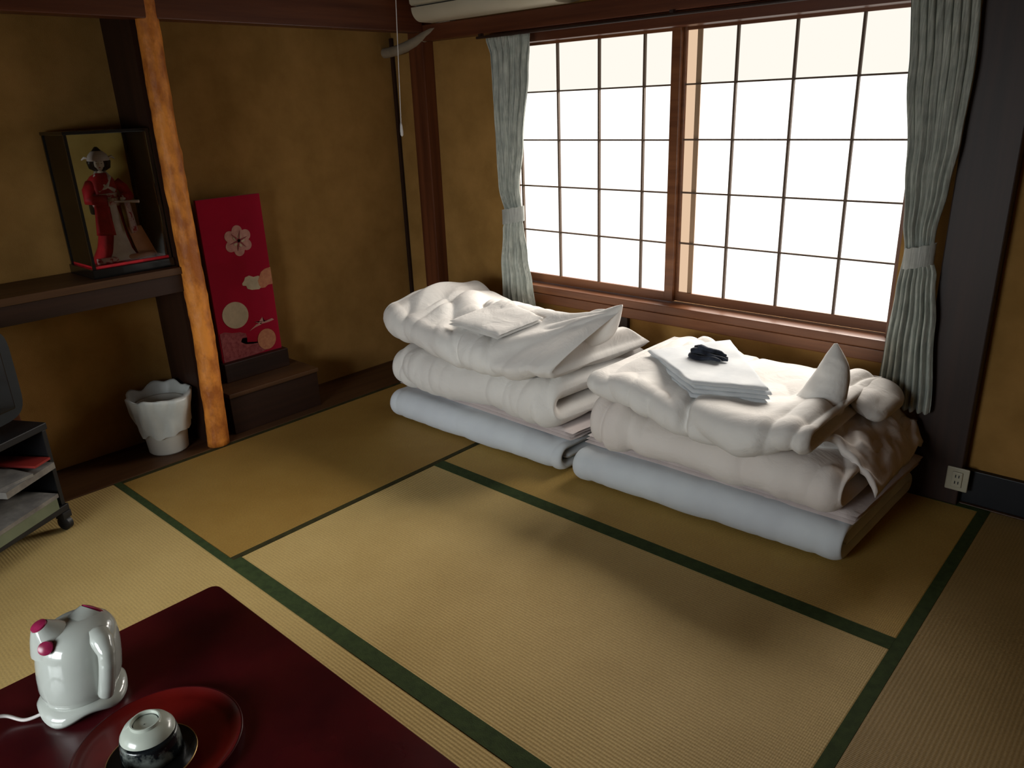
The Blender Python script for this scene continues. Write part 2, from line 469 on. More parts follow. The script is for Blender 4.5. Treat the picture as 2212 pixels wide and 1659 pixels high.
struct(box('trim_10', (0.19, 1.812, 0.004), (0.285, YB, 0.445), M['darkZ'], bev=0.003), 'short dark wooden stud below the window behind the left futon stack', 'stud')
struct(box('baseboard_back', (1.30, 1.812, 0.003), (XR, YB, 0.125), M['skirting'], bev=0.003), 'black baseboard at the foot of the window wall on the right', 'baseboard')
struct(box('trim_11', (-1.198, 1.818, 0.004), (-1.180, 1.834, 1.69), M['darkZ'], bev=0.002), 'thin dark wooden corner bead between left wall and window wall', 'trim')
# partition between the two alcoves, with the log in front of it
struct(box('wall_partition', (XL, 0.405, 0.004), (-0.945, 0.455, ZC - 0.012), M['darkZ']), 'dark wooden partition between the shelf alcove and the picture alcove', 'partition')

# window
win = struct(box('window_1', (WX0 - 0.0, YB + 0.001, WZ0 + 0.002), (WX0 + 0.02, YB + 0.099, WZ1 - 0.005), M['sillZ']), 'wide paper window with two sliding lattice panels glowing with daylight', 'window')
box('window_jamb', (WX1 - 0.012, YB + 0.001, WZ0 + 0.002), (WX1, YB + 0.099, WZ1 - 0.005), M['sillZ'], win)
rowsz = [1.3977, 1.1925, 0.9873, 0.782]
ztop, zbot = 1.590, 0.575
def shoji(x0, x1, yc, xs, stile_l, stile_r, dim=None):
    f = MB()
    f.box((x0, yc - 0.012, zbot - 0.04), (x0 + stile_l, yc + 0.012, WZ1 - 0.001), 0.002)
    f.box((x1 - stile_r, yc - 0.012, zbot - 0.04), (x1, yc + 0.012, WZ1 - 0.001), 0.002)
    f.box((x0 + stile_l, yc - 0.0118, ztop), (x1 - stile_r, yc + 0.0118, WZ1 - 0.001))
    f.box((x0 + stile_l, yc - 0.0118, zbot - 0.04), (x1 - stile_r, yc + 0.0118, zbot), 0.001)
    o = f.build('shoji_panel', M['sillX'], win)
    edges = [x0 + stile_l] + list(xs) + [x1 - stile_r]
    zs = [ztop] + rowsz + [zbot]
    for x in xs:
        MB().box((x - 0.0042, yc - 0.0125, zbot), (x + 0.0042, yc + 0.0005, ztop)).build('lattice_bar', M['kumiko'], o)
    for z in rowsz:
        MB().box((x0 + stile_l, yc - 0.010, z - 0.0032), (x1 - stile_r, yc + 0.0004, z + 0.0032)).build('lattice_bar', M['kumiko'], o)
    for i in range(len(edges) - 1):
        for j in range(5):
            a, b = edges[i], edges[i + 1]
            z1_, z0_ = zs[j], zs[j + 1]
            mm = M['paper_top'] if j == 0 else M['paper']
            if dim and i == 0:
                MB().box((a, yc + 0.001, z0_), (dim[0], yc + 0.004, z1_)).build('paper_pane', M['paper_dim'], o)
                a = dim[1]
            MB().box((a, yc + 0.001, z0_), (b, yc + 0.004, z1_)).build('paper_pane', mm, o)
    if dim:
        MB().box((dim[0], yc - 0.0035, zbot), (dim[1], yc + 0.004, ztop)).build('sash_shadow', M['tan'], o)  # bar standing in for the outer sash's shadow on the paper
    return o
M['tan'] = wood('sash_shadow_tan', (0.42, 0.27, 0.16), (0.34, 0.20, 0.11), axis='Z', rough=0.7)  # colour of the sash shadow showing through the paper
shoji(-0.403, 0.480, 1.868, (-0.3483, -0.1268, 0.0946, 0.3162), 0.03, 0.040)
shoji(0.458, 1.348, 1.8925, (0.700, 0.920, 1.144), 0.032, 0.012, dim=(0.532, 0.553))

# log post
lg = MB()
R = []
nz, na = 90, 28
for i in range(nz + 1):
    t = i / nz
    z = 0.004 + t * (ZC - 0.02)
    cx = -0.905 + 0.006 * math.sin(t * 5.1)
    cy = 0.425 + 0.055 * t + 0.010 * math.sin(t * 6.5 + 0.5)
    ring = []
    for k in range(na):
        a = 2 * PI * k / na
        p = Vector((math.cos(a) * 1.5, math.sin(a) * 1.5, z * 9))
        r = 0.044 - 0.006 * t + 0.004 * noise.noise(p) + 0.0025 * noise.noise(p * 3.1)
        for kz, ka in ((0.32, 0.5), (0.83, -0.9), (1.05, 0.2), (1.22, 0.9), (1.5, -0.3)):
            d2 = ((z - kz) / 0.035) ** 2 + ((((a - ka + PI) % (2 * PI)) - PI) / 0.35) ** 2
            r += 0.006 * math.exp(-d2)
        ring.append(Vector((cx + r * math.cos(a), cy + r * math.sin(a), z)))
    R.append(ring)
lg.rings(R)
tag(lg.build('alcove_post', M['log'], smooth=True), 'knotty orange-brown natural log post standing at the alcove front', 'post', kind='structure')

# ------------------------------------------------------------------ shelf in the left alcove
sh = thing('alcove_shelf', 'dark wooden shelf under the glass doll case in the left alcove', 'shelf', (XL + 0.15, 0.0, 0.79))
box('shelf_board', (XL, -1.2, 0.762), (-0.893, 0.404, 0.790), M['boardY'], sh, bev=0.003)
box('fascia', (-0.930, -1.2, 0.690), (-0.905, 0.404, 0.761), M['darkY'], sh, bev=0.002)
box('support_post', (-1.0, -0.31, 0.004), (-0.935, -0.26, 0.761), M['woodZ'], sh, bev=0.003)

# ------------------------------------------------------------------ doll case and doll
cx0, cx1, cy0, cy1, cz0, cz1 = -1.172, -0.945, 0.098, 0.398, 0.790, 1.318
dc = thing('display_case', 'black-framed glass display case with gold backing on the alcove shelf', 'display case', ((cx0 + cx1) / 2, (cy0 + cy1) / 2, 0.79))
box('base', (cx0 - 0.006, cy0 - 0.006, cz0), (cx1 + 0.006, cy1 + 0.005, cz0 + 0.036), M['black_gloss'], dc, bev=0.003)
box('red_lining', (cx0 + 0.008, cy0 + 0.008, cz0 + 0.036), (cx1 - 0.004, cy1 - 0.008, cz0 + 0.046), M['kimono'], dc, bev=0.002)
for (x, y) in ((cx0, cy0), (cx1 - 0.010, cy0), (cx0, cy1 - 0.010), (cx1 - 0.010, cy1 - 0.010)):
    box('frame_bar', (x, y, cz0 + 0.036), (x + 0.010, y + 0.010, cz1 - 0.012), M['black_gloss'], dc)
box('top_frame', (cx0 - 0.003, cy0 - 0.003, cz1 - 0.012), (cx1 + 0.003, cy1 + 0.003, cz1), M['black_gloss'], dc, bev=0.002)
box('gold_backing', (cx0 + 0.002, cy0 + 0.011, cz0 + 0.037), (cx0 + 0.006, cy1 - 0.011, cz1 - 0.013), M['gold'], dc)
box('glass_pane', (cx1 - 0.006, cy0 + 0.0105, cz0 + 0.047), (cx1 - 0.004, cy1 - 0.0105, cz1 - 0.0125), M['glass'], dc)
box('glass_pane', (cx0 + 0.0105, cy0 + 0.004, cz0 + 0.047), (cx1 - 0.0105, cy0 + 0.006, cz1 - 0.0125), M['glass'], dc)

def ellipse_rings(spec, n=28, ripple=0.0, nr=9):
    """spec rows: z, cx, cy, rx, ry"""
    R = []
    for (z, cx, cy, rx, ry) in spec:
        ring = []
        for k in range(n):
            a = 2 * PI * k / n
            rr = 1 + ripple * math.sin(nr * a + z * 20) 
            ring.append(Vector((cx + rx * rr * math.cos(a), cy + ry * rr * math.sin(a), z)))
        R.append(ring)
    return R

dz = cz0 + 0.046
dl = thing('kimono_doll', 'white-faced doll in a red kimono standing inside the glass case', 'doll', (-1.045, 0.232, dz))
D = Vector((-1.045, 0.232, dz))
def dr(rows):   # rows in doll space, turned so that the doll looks towards the room
    return [[D + p for p in r] for r in ellipse_rings(rows)]
# robe: flared kimono, hem trailing towards -Y and +Y
rows = [(0.000, 0.000, -0.010, 0.072, 0.088), (0.012, 0.000, -0.008, 0.070, 0.082), (0.05, 0.0, -0.004, 0.058, 0.064), (0.10, 0.0, 0.0, 0.049, 0.052),
        (0.16, 0.0, 0.002, 0.044, 0.046), (0.20, 0.0, 0.000, 0.042, 0.045), (0.235, 0.0, -0.004, 0.040, 0.046), (0.27, 0.0, -0.006, 0.041, 0.050),
        (0.30, 0.0, -0.006, 0.036, 0.050), (0.318, 0.0, -0.004, 0.026, 0.036), (0.328, 0.002, -0.002, 0.015, 0.018)]
MB().rings([[D + p for p in r] for r in ellipse_rings(rows, 40, 0.03, 8)]).build('kimono', M['kimono'], dl, smooth=True)
# white patterned front panel and hem
g = []
for i in range(26):
    t = i / 25
    z = 0.004 + 0.25 * t
    w = lerp(0.040, 0.012, t ** 0.6)
    row = []
    for j in range(7):
        u = j / 6 - 0.5
        a = 0.12 + u * 2 * w / 0.055
        rr = interp([(r[0], r[3]) for r in rows], z) * 1.05 + 0.002
        ry = interp([(r[0], r[4]) for r in rows], z) * 1.05 + 0.002
        cy = interp([(r[0], r[2]) for r in rows], z)
        row.append(D + Vector((rr * math.cos(a), cy + ry * math.sin(a), z)))
    g.append(row)
MB().grid(g).build('front_panel', M['silk_white'], dl, smooth=True)
# hem rolls
for (y0, y1, mm, nm) in ((-0.10, -0.02, 'kimono_white', 'hem'), (0.0, 0.115, 'silk_peach', 'hem')):
    pts = [D + Vector((0.058 + 0.012 * math.sin(3 * k / 8), lerp(y0, y1, k / 8), 0.011)) for k in range(9)]
    MB().tube(pts, [0.011] * 9, 10).build(nm, M[mm], dl, smooth=True)
# peach lining sheet falling at the right side
P = []
for i in range(10):
    t = i / 9
    P.append([D + Vector((0.040 + 0.02 * t, 0.040 + 0.020 * t + 0.055 * u + 0.015 * t * u, 0.118 * (1 - t) + 0.004)) for u in (0, 0.35, 0.7, 1.0)])
MB().grid(P).build('lining_panel', M['silk_peach'], dl, smooth=True)
# obi sash and bow
MB().rings([[D + p for p in r] for r in ellipse_rings([(0.205, 0, -0.002, 0.044, 0.047), (0.215, 0, -0.002, 0.047, 0.050), (0.245, 0, -0.004, 0.047, 0.051), (0.254, 0, -0.005, 0.043, 0.048)])]).build('obi_sash', M['kimono_white'], dl, smooth=True)
MB().box(D + Vector((-0.085, -0.040, 0.17)), D + Vector((-0.046, 0.035, 0.262)), 0.012).build('obi_bow', M['hair'], dl, smooth='auto')
# collar
MB().tube([D + Vector((0.030, -0.030, 0.262)), D + Vector((0.036, 0.0, 0.278)), D + Vector((0.022, 0.020, 0.312)), D + Vector((-0.010, 0.018, 0.330)), D + Vector((-0.016, -0.010, 0.331)), D + Vector((0.012, -0.028, 0.315)), D + Vector((0.034, -0.006, 0.280)), D + Vector((0.036, 0.026, 0.262))], 0.0075, 8).build('collar', M['silk_white'], dl, smooth=True)
# arms with hanging sleeves
def sleeve(side):
    sh_ = D + Vector((0.004, side * 0.045, 0.292))
    el = D + Vector((0.030, side * 0.072, 0.235))
    ha = D + Vector((0.068, side * 0.026 + 0.014, 0.232))
    MB().tube([sh_, sh_.lerp(el, 0.5) + Vector((0, side * 0.006, 0.004)), el, el.lerp(ha, 0.5), ha.lerp(el, 0.12)], [0.019, 0.020, 0.021, 0.020, 0.018], 14).build('sleeve', M['kimono'], dl, smooth=True)
    # drop of the sleeve
    Rr = []
    for i in range(9):
        t = i / 8
        c = (el.lerp(ha, 0.55)) + Vector((0.004 * t, side * 0.006 * t, -0.012 - 0.118 * t))
        wv = 0.024 + 0.010 * t
        d = (ha - el).normalized()
        q = d.cross(Vector((0, 0, 1))).normalized()
        Rr.append([c + d * wv * math.cos(a) + q * (0.007 + 0.002 * t) * math.sin(a) for a in [2 * PI * k / 16 for k in range(16)]])
    MB().rings(Rr).build('sleeve_drop', M['kimono_white'] if side > 0 else M['kimono'], dl, smooth=True)
    # hand with five fingers
    h = MB()
    dirx = Vector((0.6, -side * 0.75, 0.05)).normalized()
    pl = ha + dirx * 0.010
    h.tube([ha - dirx * 0.006, ha + dirx * 0.004, pl, pl + dirx * 0.005], [0.0045, 0.0060, 0.0068, 0.0050], 10)
    ups = Vector((0, 0, 1))
    for kf, (off, ln) in enumerate(((0.0048, 0.011), (0.0016, 0.0130), (-0.0016, 0.0125), (-0.0048, 0.0095))):
        b0 = pl + dirx * 0.003 + ups * off
        h.tube([b0, b0 + dirx * ln * 0.55, b0 + dirx * ln + Vector((0, 0, -0.002))], [0.0018, 0.0017, 0.0012], 6)
    h.tube([ha + ups * 0.004, ha + ups * 0.010 + dirx * 0.004, ha + ups * 0.012 + dirx * 0.009], [0.0022, 0.0019, 0.0013], 6)
    h.build('hand', M['face'], dl, smooth=True)
sleeve(-1); sleeve(1)
# folded fan held in the hands
MB().tube([D + Vector((0.082, -0.004, 0.225)), D + Vector((0.088, 0.050, 0.222)), D + Vector((0.090, 0.085, 0.218))], [0.0030, 0.0045, 0.0065], 8).build('fan', M['silk_white'], dl, smooth='auto')
# neck and head
H = D + Vector((0.006, 0.000, 0.362))
MB().tube([D + Vector((0, 0, 0.318)), D + Vector((0.002, 0, 0.333)), D + Vector((0.004, 0, 0.346))], [0.012, 0.0095, 0.0100], 14).build('neck', M['face'], dl, smooth=True)
hd = MB()
yaw = -0.35
def hp(x, y, z):   # head space: +x = face direction
    return H + Vector((x * math.cos(yaw) - y * math.sin(yaw), x * math.sin(yaw) + y * math.cos(yaw), z))
R = []
for i in range(15):
    t = i / 14
    z = -0.026 + 0.052 * t
    s = math.sqrt(max(0.0, 1 - ((z) / 0.0265) ** 2)) + 0.02
    ch = 0.78 if z < -0.012 else 1.0
    R.append([hp(0.0225 * s * math.cos(a) + 0.003 * (1 - ch), 0.0200 * s * (ch if z < -0.006 else 1) * math.sin(a), z) for a in [2 * PI * k / 20 for k in range(20)]])
hd.rings(R)
hd.tube([hp(0.0215, 0, 0.004), hp(0.0255, 0, -0.004), hp(0.0225, 0, -0.007)], [0.0016, 0.0026, 0.0016], 8)      # nose
for s in (-1, 1):
    hd.tube([hp(0.0, s * 0.0195, 0.004), hp(0.001, s * 0.0225, 0.001), hp(0.0, s * 0.0195, -0.006)], 0.0022, 6)     # ears
head = hd.build('head', M['face'], dl, smooth=True)
for s in (-1, 1):
    MB().tube([hp(0.0208, s * 0.0045, 0.0005), hp(0.0205, s * 0.0075, 0.0010), hp(0.0185, s * 0.0110, 0.0005)], [0.0008, 0.0014, 0.0007], 8).build('eye', M['hair'], head, smooth=True)
    MB().tube([hp(0.0205, s * 0.0045, 0.0085), hp(0.0195, s * 0.0080, 0.0100), hp(0.0175, s * 0.0115, 0.0088)], 0.0006, 6).build('eyebrow', M['hair'], head, smooth=True)
MB().tube([hp(0.0205, -0.0032, -0.0135), hp(0.0222, 0, -0.0130), hp(0.0205, 0.0032, -0.0135)], [0.0008, 0.0017, 0.0008], 8).build('mouth', M['lip'], head, smooth=True)
# hair: back mass, side wings, top knot, under a white hood
hr = MB()
R = []
for i in range(13):
    t = i / 12
    z = -0.028 + 0.062 * t
    s = math.sin(PI * min(max(t * 0.92 + 0.06, 0), 1)) ** 0.5
    R.append([hp(-0.008 + 0.0255 * s * math.cos(a), 0.0290 * s * math.sin(a), z) for a in [2 * PI * k / 20 for k in range(20)]])
hr.rings(R)
for s in (-1, 1):
    hr.tube([hp(0.004, s * 0.020, 0.018), hp(-0.002, s * 0.031, 0.006), hp(-0.006, s * 0.028, -0.012), hp(-0.014, s * 0.016, -0.024)], [0.006, 0.011, 0.010, 0.005], 12)
hr.tube([hp(-0.006, 0, 0.030), hp(-0.004, 0, 0.046), hp(-0.012, 0, 0.056)], [0.014, 0.017, 0.008], 14)
hr.build('hair', M['hair'], dl, smooth=True)
hood = MB()
R = []
for i in range(9):
    t = i / 8
    z = 0.012 + 0.034 * t
    s = 1.0 - 0.55 * t ** 2.2
    R.append([hp(0.004 + 0.0345 * s * math.cos(a) - 0.004 * t, 0.0390 * s * math.sin(a), z - 0.010 * max(0, -math.cos(a))) for a in [2 * PI * k / 24 for k in range(24)]])
hood.rings(R)
hood.build('hood', M['silk_white'], dl, smooth=True)
for s in (-1, 1):
    MB().tube([hp(0.010, s * 0.030, 0.020), hp(0.012, s * 0.046, 0.024), hp(0.010, s * 0.056, 0.016)], [0.003, 0.005, 0.002], 8).build('hair_ornament', M['silk_white'], dl, smooth=True)

# ------------------------------------------------------------------ plinth with the red panel
pl = thing('alcove_plinth', 'low dark wooden plinth on the alcove floor board beside the log post', 'plinth', (-1.05, 0.74, 0.004))
box('plinth_top', (-1.185, 0.525, 0.176), (-0.930, 0.990, 0.196), M['boardY'], pl, bev=0.003)
box('plinth_body', (-1.178, 0.530, 0.004), (-0.938, 0.984, 0.176), M['darkY'], pl, bev=0.002)
ps = thing('red_art_panel', 'tall crimson cloth panel with blossom, cloud and moon on the dark plinth', 'art panel', (-1.13, 0.76, 0.196))
px0, px1 = -1.128, -1.112
py0, py1, pz0, pz1 = 0.612, 0.918, 0.282, 1.015
box('stand', (-1.180, 0.600, 0.196), (-1.080, 0.930, 0.284), M['darkY'], ps, bev=0.004)
box('panel_board', (px0, py0, pz0), (px1, py1, pz1), M['red_cloth'], ps, bev=0.003)
def motif(name, pts, m, th=0.0018, off=0.0):
    """pts: list of (u,v) on the panel, u 0..1 along +Y, v 0..1 upward"""
    b = MB()
    P = [(lerp(py0, py1, u), lerp(pz0, pz1, v)) for u, v in pts]
    n = len(P)
    cy = sum(p[0] for p in P) / n; cz = sum(p[1] for p in P) / n
    vs = [(px1 + off + th, y, z) for y, z in P] + [(px1 + off - 0.0002, y, z) for y, z in P] + [(px1 + off + th, cy, cz)]
    fs = [[i, (i + 1) % n, 2 * n] for i in range(n)] + [[i, n + i, n + (i + 1) % n, (i + 1) % n] for i in range(n)]
    b.add(vs, fs)
    return b.build(name, m, ps)
AR = (pz1 - pz0) / (py1 - py0)
def blob(cu, cv, ru, f, n=60, sv=1.0):
    return [(cu + ru * f(2 * PI * k / n) * math.cos(2 * PI * k / n), cv + ru * sv / AR * f(2 * PI * k / n) * math.sin(2 * PI * k / n)) for k in range(n)]
def flower_f(a):
    return 0.70 + 0.30 * abs(math.cos(3.0 * (a - 0.5))) ** 0.7
motif('blossom', blob(0.545, 0.735, 0.225, flower_f, 90), M['pale_print'])
motif('blossom_centre', blob(0.55, 0.735, 0.10, lambda a: 0.75 + 0.25 * math.cos(5 * a), 40), M['cream_print'], off=0.0018)
for a in (0.3, 1.3, 2.3, 3.4, 4.5, 5.5):
    motif('stamen', [(0.55 + 0.02 * math.cos(a + 1.5), 0.735 + 0.02 / AR * math.sin(a + 1.5)), (0.55 + 0.15 * math.cos(a), 0.735 + 0.15 / AR * math.sin(a)), (0.55 + 0.02 * math.cos(a - 1.5), 0.735 + 0.02 / AR * math.sin(a - 1.5))], M['rose_print'], off=0.0036, th=0.0012)
motif('pale_cloud', [(0.50, 0.470), (0.54, 0.487), (0.56, 0.505), (0.63, 0.512), (0.70, 0.498), (0.78, 0.500), (0.82, 0.488), (0.84, 0.455), (0.82, 0.43), (0.76, 0.415), (0.64, 0.420), (0.575, 0.432), (0.56, 0.452), (0.505, 0.458)], M['cream_print'])
motif('orange_cloud', [(0.80, 0.497), (0.83, 0.520), (0.90, 0.535), (0.998, 0.540), (0.998, 0.432), (0.92, 0.432), (0.86, 0.418), (0.80, 0.420), (0.77, 0.44), (0.76, 0.47)], M['peach_print'], off=0.0006)
motif('moon', blob(0.315, 0.285, 0.205, lambda a: 1 + 0.03 * math.cos(2 * a + 1), 48), M['cream_print'])
motif('wave', [(0.02, 0.005), (0.02, 0.19), (0.10, 0.195), (0.22, 0.178), (0.34, 0.172), (0.43, 0.155), (0.44, 0.128), (0.36, 0.130), (0.33, 0.108), (0.40, 0.088), (0.52, 0.078), (0.66, 0.075), (0.78, 0.068), (0.86, 0.050), (0.80, 0.025), (0.66, 0.010), (0.40, 0.004)], M['rose_print'])
motif('drum', blob(0.76, 0.085, 0.155, lambda a: 1.0, 40, sv=1.05), M['peach_print'], off=0.0014)
for q in ([(0.50, 0.165), (0.62, 0.195), (0.72, 0.200), (0.70, 0.188), (0.60, 0.180)], [(0.60, 0.215), (0.66, 0.205), (0.74, 0.235), (0.75, 0.200), (0.80, 0.205), (0.90, 0.212), (0.93, 0.200), (0.84, 0.193), (0.70, 0.192)]):
    motif('crane', q, M['pale_print'], off=0.0006)

# ------------------------------------------------------------------ waste basket
wbk = thing('waste_basket', 'small white waste basket lined with a bag beside the log post', 'waste basket', (-1.035, 0.270, 0.004))
prof = [(0.001, 0.004), (0.074, 0.004), (0.080, 0.010), (0.084, 0.06), (0.090, 0.14), (0.097, 0.215), (0.101, 0.218), (0.101, 0.224), (0.094, 0.224), (0.088, 0.14), (0.078, 0.02), (0.001, 0.014)]
MB().lathe(prof, (-1.035, 0.270, 0), 48).build('bin', M['white_plastic'], wbk, smooth='auto')
R = []
for i in range(26):
    t = i / 25
    ring = []
    for k in range(60):
        a = 2 * PI * k / 60
        nn = noise.noise(Vector((math.cos(a) * 2.2, math.sin(a) * 2.2, t * 2.2)))
        n2 = noise.noise(Vector((math.cos(a) * 5, math.sin(a) * 5, t * 3 + 7)))
        if t < 0.55:      # outer skirt hanging over the rim (from bottom to top)
            s = t / 0.55
            r = 0.108 + 0.022 * s + 0.016 * nn * s + 0.010 * n2 + 0.016 * math.exp(-((a - 0.2) / 0.5) ** 2) * s
            z = lerp(0.130 - 0.035 * math.cos(a + 0.3) + 0.03 * nn, 0.268 + 0.02 * nn, s)
        else:
            s = (t - 0.55) / 0.45
            r = lerp(0.126, 0.080, s) + 0.014 * nn * (1 - s) + 0.004 * n2
            z = lerp(0.268, 0.12, s ** 1.3) + 0.02 * nn * (1 - s)
        ring.append(Vector((-1.035 + r * math.cos(a), 0.270 + r * math.sin(a), z)))
    R.append(ring)
MB().rings(R, cap=False).build('bag', M['bag'], wbk, smooth=True)

# ------------------------------------------------------------------ media rack with television and papers
rk_o = Vector((-0.655, -0.258, 0))
rk_rz = math.atan2(-0.88, 0.47)
rk = thing('media_rack', 'black rack on casters standing in front of the left alcove', 'rack', rk_o, rk_rz)
def rb(name, a, b, m, bev=0.0, parent=rk):     # local: +x along the front to the left, -y to the back
    return MB().box(a, b, bev).build(name, m, parent, world=False)
# local axes: x along front (towards viewer's left), y>0 is the room side
W_, Dp = 0.52, 0.36
rb('top_board', (-0.005, -Dp, 0.378), (W_, 0.0, 0.402), M['black'], 0.003)
rb('middle_shelf', (0.016, -Dp + 0.01, 0.232), (W_ - 0.016, -0.012, 0.246), M['black'], 0.002)
rb('bottom_board', (-0.005, -Dp, 0.072), (W_, 0.004, 0.096), M['black'], 0.003)
rb('side_panel', (0.0, -Dp + 0.004, 0.096), (0.016, -0.004, 0.378), M['black'], 0.002)
rb('side_panel', (W_ - 0.016, -Dp + 0.004, 0.096), (W_, -0.004, 0.378), M['black'], 0.002)
rb('back_panel', (0.016, -Dp + 0.004, 0.096), (W_ - 0.016, -Dp + 0.010, 0.378), M['black'])
for (x, y) in ((0.012, -0.012), (W_ - 0.03, -0.012), (0.012, -Dp + 0.03), (W_ - 0.03, -Dp + 0.03)):
    c = MB()
    R = []
    for dx in (-0.012, -0.009, 0.009, 0.012):
        r = 0.020 if abs(dx) > 0.01 else 0.026
        R.append([Vector((x + dx, y + r * math.cos(a), 0.026 + r * math.sin(a))) for a in [2 * PI * k / 20 for k in range(20)]])
    c.rings(R)
    c.box((x - 0.018, y - 0.018, 0.046), (x + 0.018, y + 0.018, 0.072), 0.002)
    c.build('caster', M['black'], rk, smooth='auto', world=False)
rkM = WM[rk.name]
def on_rack(name, label, cat, lx, ly, lz, rz=0.0):
    p = rkM @ Vector((lx, ly, lz))
    return thing(name, label, cat, p, rk_rz + rz)
tv = on_rack('television', 'dark slate television standing on top of the black rack', 'television', 0.225, -0.17, 0.402)
# bulging body, bezel, screen
R = []
for (y, sx, z0, z1) in ((0.13, 0.205, 0.035, 0.345), (0.09, 0.208, 0.03, 0.35), (0.0, 0.20, 0.03, 0.345), (-0.08, 0.16, 0.035, 0.32), (-0.15, 0.11, 0.045, 0.27), (-0.165, 0.08, 0.06, 0.24)):
    ring = []
    cz = (z0 + z1) / 2; hz = (z1 - z0) / 2
    for k in range(40):
        a = 2 * PI * k / 40
        ca, sa = math.cos(a), math.sin(a)
        ring.append(Vector((sx * math.copysign(abs(ca) ** 0.35, ca), y, cz + hz * math.copysign(abs(sa) ** 0.35, sa))))
    R.append(ring)
MB().rings(R).build('housing', M['blue_grey'], tv, smooth='auto', world=False)
rb('screen', (-0.165, 0.131, 0.075), (0.165, 0.137, 0.315), M['black_gloss'], 0.004, tv)
rb('foot', (-0.11, -0.08, 0.0), (0.11, 0.11, 0.034), M['black'], 0.005, tv)
def paper(name, label, cat, lx, ly, lz, sx, sy, th, m, rz=0.0, curl=0.0):
    o = on_rack(name, label, cat, lx, ly, lz, rz)
    P = []; Q = []
    for i in range(10):
        x = lerp(-sx / 2, sx / 2, i / 9)
        P.append([Vector((x, lerp(-sy / 2, sy / 2, j / 7), th + curl * max(0, j / 7 - 0.6) ** 2)) for j in range(8)])
    b = MB()
    R = []
    for i in range(10):
        top = P[i]
        bot = [p - Vector((0, 0, th)) for p in top][::-1]
        R.append(top + bot)
    b.rings(R)
    b.build('cover', m, o, smooth=False, world=False)
    return o
paper('magazine', 'pale magazine sticking out of the upper rack shelf', 'magazine', 0.15, -0.11, 0.2465, 0.22, 0.29, 0.022, M['book_white'], 0.12)
paper('magazine', 'thin dull magazine lying on the pale one in the upper rack shelf', 'magazine', 0.22, -0.12, 0.2690, 0.23, 0.29, 0.010, M['book_white'], -0.15)
paper('red_booklet', 'small red booklet at the right end of the upper rack shelf', 'booklet', 0.070, -0.080, 0.2793, 0.07, 0.19, 0.008, M['book_red'], 0.10)
paper('plastic_tray', 'pale green plastic tray on the lowest rack shelf', 'tray', 0.19, -0.135, 0.0965, 0.29, 0.30, 0.050, M['tray_green'], 0.04)
paper('newspaper', 'folded grey newspaper resting on the pale green tray', 'newspaper', 0.19, -0.120, 0.1468, 0.27, 0.31, 0.014, M['book_white'], 0.06, 0.0)
paper('leaflet_pile', 'crumpled bundle of leaflets sagging at the front of the lowest rack shelf', 'leaflets', 0.39, -0.11, 0.0965, 0.09, 0.22, 0.03, M['book_white'], 0.0)

